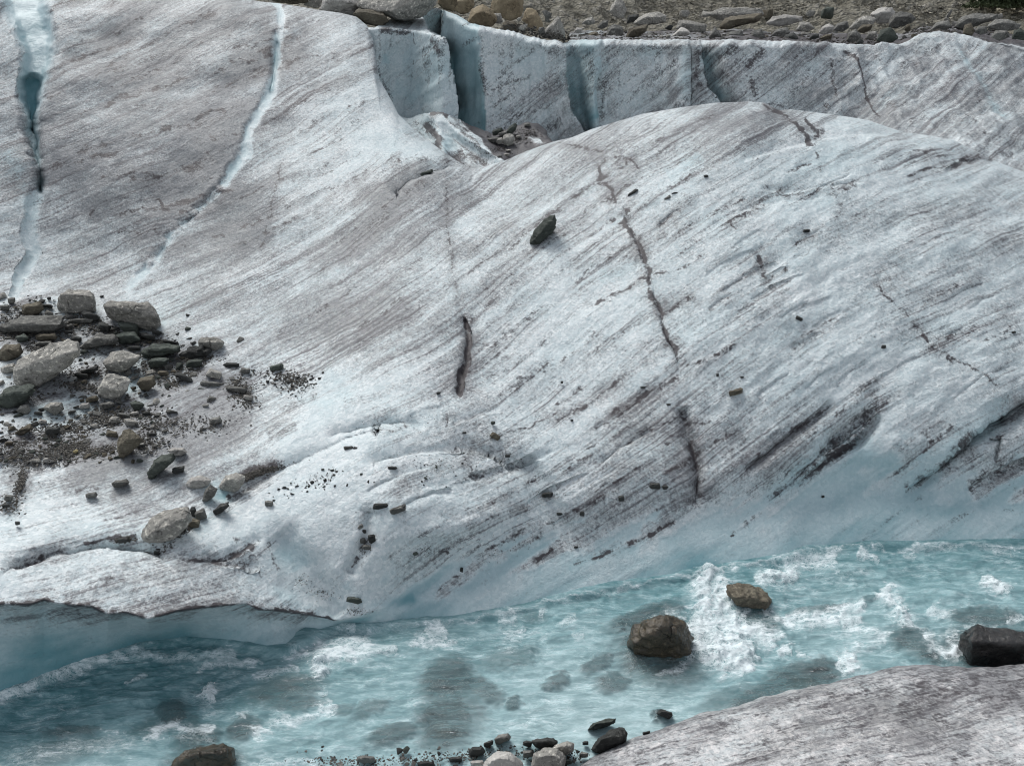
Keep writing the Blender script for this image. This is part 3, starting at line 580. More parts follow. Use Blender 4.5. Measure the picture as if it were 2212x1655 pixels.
WDARK = [([(1815, 103), (1842, 133), (1858, 170), (1875, 217), (1908, 267)], 4, .7), ([(1785, 127), (1798, 167), (1808, 233)], 5, .5), ([(1858, 170), (1885, 140)], 5, .4), ([(1545, 130), (1600, 95)], 12, .5), ([(1610, 150), (1650, 100)], 12, .55), ([(1620, 160), (1632, 215)], 8, .5), ([(1540, 180), (1620, 120)], 16, .36),
         ([(1040, 130), (1050, 215)], 6, .5), ([(1055, 200), (1150, 160)], 5, .45), ([(1060, 235), (1110, 200)], 6, .42), ([(1090, 265), (1200, 225)], 6, .4), ([(1180, 285), (1215, 255)], 14, .45), ([(1120, 250), (1185, 230)], 5, .4), ([(1170, 110), (1215, 110)], 9, .42), ([(1045, 100), (1120, 105), (1200, 100)], 12, .3),
         ([(1000, 60), (1012, 55), (1020, 48)], 3, .6), ([(959, 22), (957, 60), (955, 80)], 2.5, .7), ([(815, 66), (850, 72), (893, 70)], 7, .62), ([(893, 70), (896, 100)], 3, .5), ([(930, 75), (945, 95), (955, 125)], 8, .55), ([(840, 105), (850, 88)], 8, .4), ([(820, 165), (840, 200), (850, 230)], 6, .42), ([(885, 168), (889, 165)], 5, .5),
         ([(896, 145), (894, 130)], 3, .5), ([(1492, 110), (1510, 110), (1500, 160), (1515, 200)], 8, .5), ([(1505, 100), (1500, 130)], 6, .5), ([(1310, 150), (1300, 270)], 8, .45), ([(1400, 105), (1480, 100)], 8, .42), ([(1340, 230), (1420, 170), (1480, 130)], 10, .36), ([(1350, 110), (1440, 96)], 8, .36), ([(1900, 215), (1950, 245)], 9, .34), ([(1930, 150), (1990, 130)], 14, .34), ([(1700, 215), (1760, 140)], 14, .34), ([(1890, 120), (1900, 140)], 8, .4),
         ([(1960, 270), (2010, 260)], 8, .4), ([(2080, 250), (2110, 270)], 7, .4), ([(2150, 330), (2190, 335)], 6, .5), ([(2120, 290), (2140, 300)], 5, .5), ([(1985, 215), (2000, 250)], 6, .4), ([(2100, 190), (2130, 250)], 10, .3), ([(1650, 225), (1700, 240)], 8, .4), ([(1780, 240), (1786, 232)], 6, .6), ([(1220, 100), (1240, 108)], 4, .4)]
WBLUE = [([(2068, 103), (2108, 160), (2142, 227), (2168, 260)], 9, .4), ([(1240, 120), (1236, 180), (1250, 240), (1290, 270)], 22, .36), ([(1290, 120), (1288, 200), (1294, 260)], 14, .25), ([(1480, 95), (1482, 220)], 10, .35), ([(1520, 110), (1535, 170), (1560, 215)], 16, .55), ([(1250, 95), (1280, 110)], 20, .25), ([(1380, 120), (1430, 100)], 20, .2), ([(900, 200), (960, 150), (870, 120)], 50, .22), ([(905, 215), (850, 190)], 24, .32), ([(830, 115), (835, 140)], 10, .4), ([(1110, 120), (1180, 140)], 40, .18)]

def build_wall():
    rr = np.random.default_rng(5)
    xs = np.arange(640, 2701, 2.5); R1 = 120
    top = line(WTOP)(xs) + 3.5 * fbm(xs / 20, 0 * xs, 3.3, 3) + 2 * fbm(xs / 6, 0 * xs, 8.3, 2) * (xs > 1000); bot = np.maximum(line(SIL)(xs) + 60, top + 70); bot = np.where(xs < 1030, 400, bot)
    t = np.linspace(0, 1, R1)[:, None]
    PX = np.broadcast_to(xs, (R1, len(xs))).copy(); PY = top + (bot - top) * t
    jx = fbm(PX / 30, PY / 30, 2.5, 4) * 8; jy = fbm(PX / 30, PY / 30, 8.5, 4) * 8
    qx = PX + jx * .35
    e1, e2, e3, e4, e5, e6 = [ex(e, PY) for e in (E1, E2, E3, E4, E5, E6)]
    Y = np.select([qx < e1, qx < e2, qx < e3, qx < e4, qx < e5, qx < e6],
                  [25.6 - .9 * smooth(809, 950, qx) + 1.1 * np.sin(np.clip((qx - 815) / 140, 0, 1) * np.pi) + 1.0 * smooth(850, 800, qx) * 0,
                   27.6 - 1.7 * np.clip((qx - e1) / (e2 - e1), 0, 1),
                   25.9 - .5 * np.clip((qx - e2) / (e3 - e2), 0, 1) + .5 * np.sin(np.clip((qx - e2) / (e3 - e2), 0, 1) * np.pi),
                   27.0 - .5 * np.clip((qx - e3) / (e4 - e3 + 1), 0, 1) + .5 * np.sin(np.clip((qx - e3) / (e4 - e3 + 1), 0, 1) * 6),
                   26.8 - .8 * np.clip((qx - e4) / (e5 - e4), 0, 1) + .4 * np.sin(np.clip((qx - e4) / (e5 - e4), 0, 1) * np.pi),
                   26.3 + 0 * qx],
                  27.1 - .9 * smooth(0, 60, qx - e6) + .3 * np.sin(qx / 70))
    # the wall leans back to the right
    lean = smooth(1560, 2150, PX)
    Y = Y + lean * (2.2 - 6.8 * np.clip((PY - 70) / 270, 0, 1.3))
    Y = Y - .9 * np.clip((PY - 120) / 200, 0, 1) * (1 - lean)
    # ledge on top of the first panel and the gap behind it
    c1 = np.interp(PX, [640, 809, 850, 877, 930, 954], [62, 64, 64, 66, 74, 86])
    shelf = np.where(PX < 954, np.clip((c1 - PY) / 45, 0, 1.2), 0); Y = Y + 4.0 * shelf
    gap = (PX > 912 + .0 * PY) & (PX < 957) & (PY < np.interp(PX, [905, 915, 925, 954], [30, 40, 66, 84]))
    Y = np.where(gap, 30.0 - 1.5 * np.clip((957 - PX) / 45, 0, 1), Y)
    crest = np.clip(1 - (PY - top) / 16, 0, 1); Y = Y + .7 * (1 - np.sqrt(1 - crest ** 2 + 1e-6)) * (PX > 960)
    P = pt(PX, PY, Y)
    th = np.radians(36 + 8 * smooth(1300, 1900, PX)); th = math.radians(39)
    f = PX * math.sin(th) + PY * math.cos(th); g = PX * math.cos(th) - PY * math.sin(th)
    alc = (qx > e1) & (qx < e2)
    dirt = .22 + .16 * smooth(1060, 1250, PX) + .14 * smooth(1300, 1450, PX) + .10 * smooth(1550, 1750, PX) + .3 * fbm(PX / 60, PY / 50, 1.2, 3)
    dirt = np.where(alc | gap, 0.02, dirt); dirt = np.where(qx < e1, .16 + .25 * fbm(PX / 50, PY / 50, 4.4, 3) + .35 * (shelf > 0), dirt)
    dirt = dirt - .12 * np.clip(1 - np.abs(PY - top) / 9, 0, 1) * (PX > 1240)
    blue = np.full_like(Y, .08); blue = np.where(alc, .52 + .2 * smooth(100, 280, PY) + .15 * smooth(e2 - 40, e2, qx), blue); blue = np.where(gap, .95, blue)
    blue = np.where((qx > e3) & (qx < e4), .3, blue); blue = np.where(qx < e1, .2, blue); blue = np.where((qx > e5) & (qx < e6), .1, blue)
    for p, w, s in WBLUE: blue = blue + s * stroke(PX + jx, PY + jy, p, w, .05)
    dark = np.zeros_like(Y); q2x, q2y = PX + jx + fbm(PX / 8, PY / 8, 1.1, 2) * 3, PY + jy + fbm(PX / 8, PY / 8, 4.1, 2) * 3
    for _ in range(70):
        x0, y0 = rr.uniform(1000, 2200), rr.uniform(90, 300); L = rr.uniform(25, 110); a_ = math.radians(rr.uniform(32, 46)); WDARK.append(([(x0, y0), (x0 + L * math.cos(a_), y0 - L * math.sin(a_))], rr.uniform(2, 7), rr.uniform(.22, .48)))
    for p, w, s in WDARK: dark = np.maximum(dark, s * stroke(q2x, q2y, p, w))
    flu = fbm(qx / 13, PY / 130, 6.1, 3); dark = np.maximum(dark, smooth(.12, .5, flu) * .36 * smooth(0, .08, t) * ~(alc | gap) * smooth(1640, 1500, PX) * smooth(1.0, .3, t)); dirt = dirt + .25 * fbm(qx / 22, PY / 160, 9.1, 3) * smooth(1640, 1500, PX)
    N = gnormals(P); N = N * np.sign((N * (np.array([0, 0, CAMH]) - P)).sum(-1))[..., None]
    X_, Y_, Z_ = P[..., 0], P[..., 1], P[..., 2]
    rel = .07 * fbm(qx / 16, PY / 150, 2.2, 3) * smooth(1640, 1500, PX) + .10 * fbm(X_ / 1.5, Y_ / 1.5, Z_ / 1.5, 4) + .05 * ridged(f / 30, g / 160, 1.3, 3) + smooth(1560, 1800, PX) * (.22 * fbm(X_ / 1.1, Y_ / 1.1, Z_ / 1.1, 4) + .10 * ridged(X_ / .8, Z_ / .8, 3.1, 3))
    rel = np.where(gap | (shelf > 0), rel * .4, rel) * smooth(0, .05, t)
    P = P + N * rel[..., None]
    # flat top running back under the boulders
    K = 40; k = np.linspace(0, 1, K)[::-1][:, None] ** 1.5
    T = np.broadcast_to(P[0], (K,) + P[0].shape).copy(); rt = (T[..., 1] + 22 * k) / T[..., 1]
    T[..., 0] *= rt; T[..., 1] += 22 * k
    T[..., 2] += .06 * k * 22 * 0 + .16 * fbm(T[..., 0] / 1.3, T[..., 1] / 1.3, .7, 3) * smooth(0, .08, k) * (PX[0] > 1000) + np.where(PX[0] < 1230, -1.0, 0) * smooth(0, .3, k)
    T = T[:-1]
    c = lambda a, v=None: np.concatenate([np.broadcast_to(a[0] if v is None else v, (K - 1, len(xs))), a])
    V = np.concatenate([T, P])
    fol = np.stack([c(f) + np.concatenate([np.arange(K - 1)[::-1], np.zeros(R1)])[:, None] * 4, c(g), 0 * c(g)], -1)
    kk = np.broadcast_to(k[:-1], T.shape[:2]); dk = np.concatenate([np.clip(smooth(.002, .03, kk) * (.55 + .5 * fbm(T[..., 0] / 2, T[..., 1] / 2, 3.1, 3)), 0, 1), dark])
    o = mesh_obj('ice_cliff', V, grid_faces(*V.shape[:2]), M['ice'], attrs={'fol': fol, 'dirt': np.clip(np.concatenate([.1 + .8 * smooth(.002, .03, kk), dirt]) * (1 - .7 * np.clip(c(blue), 0, 1)), 0, 1), 'dark': dk, 'blue': np.clip(c(blue), 0, 1)})
    tag(o, 'steep streaked ice cliff with blue fissures behind the dome, topped by boulders', 'ice cliff', kind='structure')
    return xs, top, V[:K - 1]
WX, WT, WSHELF = build_wall()
f_wtop = line(WTOP)
def on_shelf(px, py):
    """distance on the flat top of the cliff"""
    i = int(np.clip(round((px - WX[0]) / 2.5), 0, len(WX) - 1)); col = WSHELF[:, i]
    q = CY - F * np.tan(PITCH + np.arctan2(col[:, 2] - CAMH, col[:, 1]))     # image height of the shelf along its run
    yy = col[:, 1]; o_ = np.argsort(q)
    return float(np.interp(py, q[o_], yy[o_]))

# hump of dirty ice lying in the hollow between flank and cliff
def build_hump():
    xs = np.arange(820, 1230, 2.0); R1 = 70
    top = np.interp(xs, [820, 862, 880, 900, 925, 947, 958, 990, 1012, 1040, 1062, 1085, 1107, 1140, 1158, 1175, 1192, 1215, 1230], [236, 250, 258, 254, 247, 240, 240, 258, 272, 283, 290, 282, 272, 266, 270, 283, 303, 322, 335])
    bot = np.maximum(f_sil(xs) + 40, top + 30)
    t = np.linspace(0, 1, R1)[:, None]; PX = np.broadcast_to(xs, (R1, len(xs))).copy(); PY = top + (bot - top) * t
    rx = np.interp(PY, [236, 262, 290, 340, 400], [950, 968, 1000, 1078, 1130])           # the long rib
    lx = np.interp(PY, [236, 262, 300, 330, 400], [925, 940, 952, 960, 980])
    Y = 24.2 - 3.6 * (PY - 240) / 130 - .7 * np.exp(-((PX - rx) / 26) ** 2) - .5 * np.exp(-((PX - lx) / 16) ** 2) + .7 * smooth(0, -60, PX - lx)
    cr = np.clip(1 - (PY - top) / 14, 0, 1); Y = Y + .8 * (1 - np.sqrt(1 - cr ** 2 + 1e-6))
    P = pt(PX, PY, Y); N = gnormals(P); N = N * np.sign((N * (np.array([0, 0, CAMH]) - P)).sum(-1))[..., None]
    P = P + N * (.10 * fbm(P[..., 0], P[..., 1], P[..., 2], 4) + .05 * fbm(P[..., 0] * 4, P[..., 1] * 4, P[..., 2] * 4, 3))[..., None]
    jx = fbm(PX / 14, PY / 14, 1.5, 3) * 9; jy = fbm(PX / 14, PY / 14, 6.5, 3) * 9
    gr = smooth(-4, 8, PX + jx - np.interp(PY, [268, 290, 310, 330, 350, 400], [1004, 1020, 1040, 1062, 1090, 1130]))
    gr = gr * (1 - .8 * blob(PX + jx, PY, 1160, 306, 20, 9, -25))
    dark = 1.0 * gr
    for p, w, s in [([(918, 262), (930, 285), (950, 300), (944, 330)], 9, .8), ([(926, 250), (948, 243), (975, 252)], 7, .95), ([(960, 255), (1000, 283), (1040, 320)], 5, .5), ([(985, 262), (1015, 285)], 5, .6), ([(1000, 295), (1050, 335), (1078, 345)], 5, .5), ([(895, 262), (915, 300)], 14, .34), ([(975, 345), (1010, 335), (1060, 355)], 13, .55), ([(950, 245), (1000, 262), (1040, 292)], 3, .5), ([(985, 340), (1000, 326)], 8, .6)]:
        dark = np.maximum(dark, s * stroke(PX + jx, PY + jy, p, w))
    dirt = .30 + .4 * fbm(PX / 20, PY / 14, 2.2, 3) + .35 * smooth(335, 360, PY); blue = .15 + .5 * blob(PX, PY, 962, 318, 16, 20) + .1 * blob(PX, PY, 905, 290, 20, 40)
    th = math.radians(-38); f = PX * math.sin(th) + PY * math.cos(th); g = PX * math.cos(th) - PY * math.sin(th)
    K = 10; a = np.linspace(0, 1, K)[::-1][:, None]; B = np.broadcast_to(P[0], (K,) + P[0].shape).copy(); B[..., 1] += 2 * a; B[..., 2] -= 4 * a ** 2; B = B[:-1]
    V = np.concatenate([B, P]); c = lambda q: np.concatenate([np.broadcast_to(q[0], (K - 1, len(xs))), q])
    o = mesh_obj('ice_hummock', V, grid_faces(*V.shape[:2]), M['ice'], attrs={'fol': np.stack([c(f), c(g), 0 * c(f)], -1), 'dirt': np.clip(c(dirt), 0, 1), 'dark': np.clip(c(dark), 0, 1), 'blue': np.clip(c(blue), 0, 1)})
    tag(o, 'hummock of dirty ice and grit lying in the hollow below the cliff', 'ice hummock', kind='structure')
    return xs, top, bot, P
HX, HT, HB, HP = build_hump()
def on_hump(px, py):
    i = int(np.clip(round((px - HX[0]) / 2.0), 0, len(HX) - 1)); r = np.clip((py - HT[i]) / (HB[i] - HT[i]), 0, 1) * 69
    return float(HP[int(round(r)), i, 1])

# ================================================================== MORAINE SLOPE
def my(py): return np.interp(py, [-800, -250, 0, 70, 120], [84, 62, 50.5, 46.5, 43])
def build_moraine():
    xs = np.arange(-700, 2901, 6.0); ys = np.concatenate([np.linspace(-800, -40, 60), np.linspace(-36, 110, 90)])
    PX, PY = np.meshgrid(xs, ys)
    lift = 8 * np.sin(PX / 330) + 5 * np.sin(PX / 97 + 2)
    Y = my(PY + lift) - 5.5 * smooth(1500, 700, PX)
    P = pt(PX, PY, Y)
    X_, Y_, Z_ = P[..., 0], P[..., 1], P[..., 2]
    P[..., 2] += .55 * fbm(X_ / 3, Y_ / 3, .1, 4) + .25 * ridged(X_ / 1.1, Y_ / 1.1, .9, 3)
    P[..., 1] += .5 * fbm(X_ / 2, Z_ / 1.2, 3.3, 4)
    t = NT('moraine_till')
    geo = t.n('TexCoord').outputs['Object']
    a = t.noise(geo, .45, 5.0, .65); b = t.noise(geo, 2.6, 5.0, .7); v = t.n('TexVoronoi', {'Vector': geo, 'Scale': 2.6, 'Randomness': 1.0}); v2 = t.n('TexVoronoi', {'Vector': geo, 'Scale': 6.5})
    col = t.mix(t.mr(a, .35, .65), C(.21, .198, .16), C(.27, .26, .22))
    col = t.mix(t.mr(v.outputs['Distance'], .12, .0, 0, .0), col, col)
    st = t.n('HueSaturation', {'Color': C(.32, .305, .26), 'Saturation': .8, 'Value': t.mr(t.n('SeparateColor', {0: v.outputs['Color']}).outputs[0], 0, 1, .45, 1.25, False)})
    col = t.mix(t.mr(v.outputs['Distance'], .42, .30), col, st.outputs[0])
    st2 = t.n('HueSaturation', {'Color': C(.30, .285, .24), 'Value': t.mr(t.n('SeparateColor', {0: v2.outputs['Color']}).outputs[1], 0, 1, .4, 1.3, False)})
    col = t.mix(t.math('MULTIPLY', t.mr(v2.outputs['Distance'], .4, .25), .6), col, st2.outputs[0])
    col = t.mix(t.mr(b, .38, .62, 0, .55), col, C(.10, .094, .076))
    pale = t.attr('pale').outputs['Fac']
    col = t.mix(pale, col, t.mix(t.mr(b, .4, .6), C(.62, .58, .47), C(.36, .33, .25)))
    h = t.math('ADD', t.math('MULTIPLY', v.outputs['Distance'], -1.0), t.math('MULTIPLY', t.math('ADD', b, v2.outputs['Distance']), .5))
    bump = t.n('Bump', {'Strength': 1.0, 'Distance': .25, 'Height': h})
    p = t.n('BsdfPrincipled', {'Base Color': col, 'Roughness': .95, 'Specular IOR Level': .15, 'Normal': bump.outputs[0]}); t.put(t.out.inputs['Surface'], p)
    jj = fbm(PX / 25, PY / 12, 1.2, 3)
    sun_patch = smooth(0, 14, (PX - 2055 - (PY - 10) * 1.9) + 24 * jj) * smooth(-3, 8, PY) * smooth(2060, 2120, PX)  # sunlit corner of the scree, its brightness painted in as paler colour
    o = mesh_obj('moraine', P, grid_faces(*P.shape[:2]), t.m, attrs={'pale': sun_patch})
    tag(o, 'grey brown slope of moraine till rising behind the boulders', 'moraine', kind='structure')
    return P
build_moraine()

# ================================================================== NEAR ICE BANK
BANK = [(700, 2000), (1000, 1800), (1250, 1655), (1287, 1631), (1354, 1601), (1404, 1583), (1475, 1557), (1525, 1540), (1598, 1526), (1662, 1503), (1742, 1486), (1808, 1473), (1875, 1456), (1942, 1438), (2008, 1435), (2075, 1440), (2142, 1440), (2212, 1435), (2400, 1430), (2760, 1425)]
def build_bank():
    xs = np.arange(900, 2741, 3.2); R1 = 170
    top = line(BANK)(xs) + fbm(xs / 30, 0 * xs, 1.1, 3) * 4; bot = np.full_like(xs, 2150.0)
    t = np.linspace(0, 1, R1)[:, None] ** 1.25; PX = np.broadcast_to(xs, (R1, len(xs))).copy(); PY = top + (bot - top) * t
    dz = (PY - top)
    z = .22 + .30 * smooth(1250, 2100, PX) + 1.15 * np.clip(dz / 380, 0, 3) ** .8
    Y = y_for_z(PY, z)
    cr = np.clip(1 - dz / 30, 0, 1); Y = Y + .10 * (1 - np.sqrt(1 - cr ** 2 + 1e-6))
    P = pt(PX, PY, Y); X_, Y_ = P[..., 0], P[..., 1]
    P[..., 2] += smooth(0, .06, t) * (.07 * fbm(X_ / .8, Y_ / .8, .2, 3) + .02 * fbm(X_ / .12, Y_ / .12, .6, 3))
    th = math.radians(14); f = PX * math.sin(th) + PY * math.cos(th); g = PX * math.cos(th) - PY * math.sin(th)
    dirt = .62 + .24 * smooth(1650, 2050, PX) * smooth(1640, 1520, PY) - .35 * blob(PX, PY, 2190, 1590, 110, 40, -20) - .15 * blob(PX, PY, 1520, 1640, 120, 60) + .3 * fbm(PX / 70, PY / 40, .4, 3)
    dark = .22 + .32 * fbm(PX / 30, PY / 18, 2.4, 3) + .14 * smooth(1700, 2000, PX) * smooth(1620, 1500, PY) - .2 * blob(PX, PY, 2190, 1590, 110, 40, -20)
    blue = np.full_like(Y, .03)
    K = 16; a = np.linspace(0, 1, K)[::-1][:, None]; B = np.broadcast_to(P[0], (K,) + P[0].shape).copy(); B[..., 1] += .35 * np.sin(a * 1.57); B[..., 2] -= .35 * (1 - np.cos(a * 1.57)) + 1.2 * np.clip(a - .6, 0, 1) + .35 * np.sin(a * 1.57) * .95; B = B[:-1]
    V = np.concatenate([B, P]); c = lambda q: np.concatenate([np.broadcast_to(q[0], (K - 1, len(xs))), q])
    o = mesh_obj('ice_bank', V, grid_faces(*V.shape[:2]), M['bank'], attrs={'fol': np.stack([c(f) * .9, c(g) * 3.0, 0 * c(f)], -1), 'dirt': np.clip(c(dirt), 0, 1), 'dark': np.clip(c(dark), 0, 1), 'blue': c(blue)})
    tag(o, 'rounded bank of dirty speckled ice on the near side of the stream', 'ice bank', kind='structure')
build_bank()
# ================================================================== STREAM
FOAM = [([(1500, 1380), (1494, 1412), (1470, 1445), (1420, 1462)], 6, .5), ([(1395, 1340), (1440, 1322), (1480, 1338)], 5, .45), ([(1650, 1322), (1690, 1340), (1720, 1350)], 8, .5), ([(2080, 1366), (2110, 1350), (2160, 1362)], 6, .5), ([(760, 1356), (850, 1356), (1000, 1342), (1150, 1316), (1300, 1279), (1500, 1242), (1700, 1211), (1740, 1197), (1900, 1183), (2212, 1177), (2700, 1177)], 3.0, .42), ([(-20, 1518), (35, 1488), (100, 1463), (167, 1436), (233, 1418), (290, 1410), (345, 1413)], 9, .62), ([(0, 1512), (100, 1470), (200, 1432)], 14, .3), ([(268, 1466), (322, 1449)], 5, .7), ([(410, 1446), (470, 1432), (560, 1428)], 6, .62), ([(330, 1415), (430, 1420), (520, 1410)], 9, .5), ([(540, 1456), (600, 1448), (640, 1438)], 7, .62),
        ([(610, 1412), (640, 1410), (690, 1398), (740, 1385), (810, 1373)], 11, .55), ([(698, 1472), (684, 1440), (705, 1415), (745, 1405), (830, 1408)], (15, 9), .85), ([(737, 1428), (800, 1408), (870, 1403)], 9, .66), ([(785, 1388), (800, 1378)], 7, .85), ([(900, 1386), (960, 1372)], 9, .52), ([(925, 1366), (965, 1352)], 10, .62), ([(880, 1395), (990, 1385)], 6, .6), ([(1075, 1345), (1110, 1330)], 7, .5), ([(1080, 1375), (1140, 1365)], 14, .42),
        ([(1210, 1345), (1240, 1335)], 8, .45), ([(1160, 1330), (1180, 1330)], 6, .5), ([(1240, 1375), (1260, 1372)], 8, .4),
        ([(448, 1480), (455, 1495), (470, 1505)], 15, 1.0),
        ([(1545, 1223), (1530, 1240), (1520, 1265), (1512, 1290), (1520, 1320)], 15, .85), ([(1498, 1326), (1530, 1345), (1580, 1355), (1640, 1362), (1690, 1380)], (18, 12), .9), ([(1540, 1280), (1560, 1310), (1600, 1345)], 22, .85), ([(1490, 1335), (1520, 1375), (1560, 1400), (1640, 1400)], 22, .88), ([(1500, 1385), (1530, 1420), (1580, 1436), (1625, 1425)], 14, 1.0), ([(1560, 1415), (1620, 1408)], 16, .9), ([(1565, 1250), (1560, 1270), (1580, 1290)], 13, .8),
        ([(1632, 1258), (1660, 1250), (1700, 1245), (1722, 1240)], 12, .9), ([(1690, 1235), (1735, 1208), (1780, 1212), (1820, 1205)], 14, .62), ([(1760, 1195), (1810, 1205)], 8, .5), ([(1850, 1200), (1885, 1205), (1902, 1216)], 5, .62), ([(1880, 1230), (1800, 1245)], 14, .32), ([(1950, 1195), (1980, 1200)], 6, .5), ([(2110, 1185), (2200, 1190)], 6, .4), ([(1960, 1185), (2060, 1187)], 5, .4),
        ([(1905, 1268), (1930, 1290), (1940, 1315), (1960, 1340), (1972, 1358)], 12, .88), ([(2118, 1244), (2150, 1258), (2160, 1275)], 11, .82), ([(2150, 1255), (2185, 1272)], 9, .6), ([(2005, 1305), (2045, 1320), (2040, 1340)], 9, .55), ([(1700, 1330), (1760, 1320), (1840, 1305), (1880, 1300)], 9, .6), ([(1700, 1345), (1760, 1335), (1820, 1335)], 10, .62), ([(1815, 1320), (1850, 1340)], 11, .7), ([(1820, 1345), (1880, 1362), (1920, 1380)], 11, .55), ([(1690, 1392), (1712, 1396)], 5, .9), ([(1720, 1400), (1745, 1404)], 5, .75),
        ([(1805, 1432), (1830, 1425), (1850, 1410)], 12, .9), ([(1815, 1455), (1850, 1445)], 8, .6), ([(1860, 1390), (1850, 1415), (1830, 1440)], 10, .5), ([(2030, 1418), (2050, 1410), (2072, 1405), (2085, 1412)], 9, .9), ([(1985, 1368), (2010, 1390), (2040, 1415)], 7, .62), ([(1960, 1345), (2020, 1375)], 9, .5), ([(2170, 1345), (2212, 1340)], 7, .6), ([(2040, 1375), (2070, 1385)], 14, .4), ([(1870, 1395), (1900, 1385)], 8, .5), ([(1745, 1260), (1690, 1275)], 8, .3),
        ([(0, 1642), (100, 1622), (200, 1603), (300, 1597)], 22, .36), ([(540, 1600), (556, 1575), (600, 1555), (660, 1548), (730, 1515)], 9, .6), ([(295, 1592), (380, 1560), (420, 1566), (470, 1568)], 7, .62), ([(515, 1655), (560, 1640), (700, 1640)], 10, .42), ([(510, 1537), (540, 1540)], 6, .6), ([(545, 1600), (555, 1580)], 12, .45), ([(690, 1490), (705, 1500)], 10, .5), ([(330, 1570), (470, 1600)], 10, .3), ([(700, 1330), (735, 1350), (770, 1360)], 9, .5), ([(715, 1310), (735, 1325)], 7, .5)]
PALE = [(1250, 1520, .95), (1350, 1590, 1), (1100, 1600, .9), (1400, 1490, .8), (1200, 1440, .72), (1480, 1500, .75), (900, 1560, .6), (750, 1600, .62), (500, 1645, .62), (100, 1650, .6), (300, 1480, .05), (100, 1530, .05), (300, 1540, .18), (500, 1450, .15), (600, 1520, .3), (700, 1480, .4), (800, 1430, .42), (900, 1450, .42), (1050, 1400, .38), (1150, 1370, .38), (1000, 1345, .3),
        (1300, 1320, .3), (1300, 1280, .15), (1480, 1250, .08), (1450, 1300, .18), (1750, 1225, .15), (1900, 1230, .28), (2100, 1280, .42), (2212, 1190, .1), (2050, 1180, .08), (1750, 1360, .6), (1650, 1450, .35), (1850, 1330, .62), (1950, 1420, .5), (1580, 1480, .35), (2180, 1330, .4), (1600, 1640, .9), (-400, 1560, .2), (2700, 1300, .3), (20, 1600, .2), (350, 1600, .25), (-400, 1750, .4), (2700, 1180, .1)]
# sunken stones: (x, y, half width, half height, tilt, nearness to the surface)
SUNK = [(1430, 1400, 92, 72, 0, .95), (1640, 1330, 50, 26, -20, .8), (2140, 1400, 110, 50, 0, .9), (440, 1640, 80, 34, 5, .9), (970, 1475, 62, 52, 10, .9), (1040, 1490, 52, 24, -18, .75), (960, 1560, 62, 55, 15, .95), (1000, 1530, 50, 60, 0, .6), (850, 1582, 60, 20, 12, .85), (1108, 1516, 18, 14, 25, .95), (1208, 1468, 22, 17, 35, .8), (1185, 1478, 14, 12, 0, .7), (1290, 1434, 36, 16, 28, .8), (1325, 1472, 36, 22, 12, .85), (1105, 1420, 55, 22, 8, .5), (1090, 1430, 60, 14, 5, .5),
        (615, 1490, 78, 30, 12, .8), (640, 1515, 60, 18, 5, .7), (525, 1568, 34, 24, 20, .85), (372, 1535, 34, 26, 10, .9), (400, 1550, 40, 16, -20, .6), (425, 1590, 52, 24, 15, .9), (150, 1577, 62, 12, 3, .8), (130, 1620, 90, 26, 12, .5), (340, 1560, 60, 18, 15, .5), (800, 1525, 40, 16, 20, .6), (740, 1530, 26, 12, 15, .5),
        (1735, 1460, 78, 34, 8, .95), (1780, 1445, 32, 26, -20, .95), (1650, 1505, 90, 34, 18, .8), (1570, 1505, 60, 22, 20, .5), (1390, 1330, 80, 22, 20, .85), (1440, 1318, 40, 12, 15, .7), (1970, 1385, 52, 28, -18, .8), (2010, 1420, 34, 14, -20, .85), (2130, 1335, 80, 24, -2, .8), (1780, 1310, 46, 10, 10, .7), (1740, 1315, 34, 9, 10, .6), (1880, 1290, 24, 6, 10, .5), (1480, 1460, 40, 14, 5, .6), (1150, 1335, 26, 8, 5, .3), (1420, 1545, 16, 10, -25, .95)]

def wave(X, Y):
    a = math.radians(8); u = X * math.cos(a) + Y * math.sin(a); v = -X * math.sin(a) + Y * math.cos(a)
    w = .085 * fbm(u / 1.0, v / .45, .3, 3) + .030 * ridged(u / .42 + .6 * vnoise(u / .9, v / .9, 3), v / .20, 2.1, 3) + .010 * fbm(u / .10, v / .07, 4.4, 2)
    return w

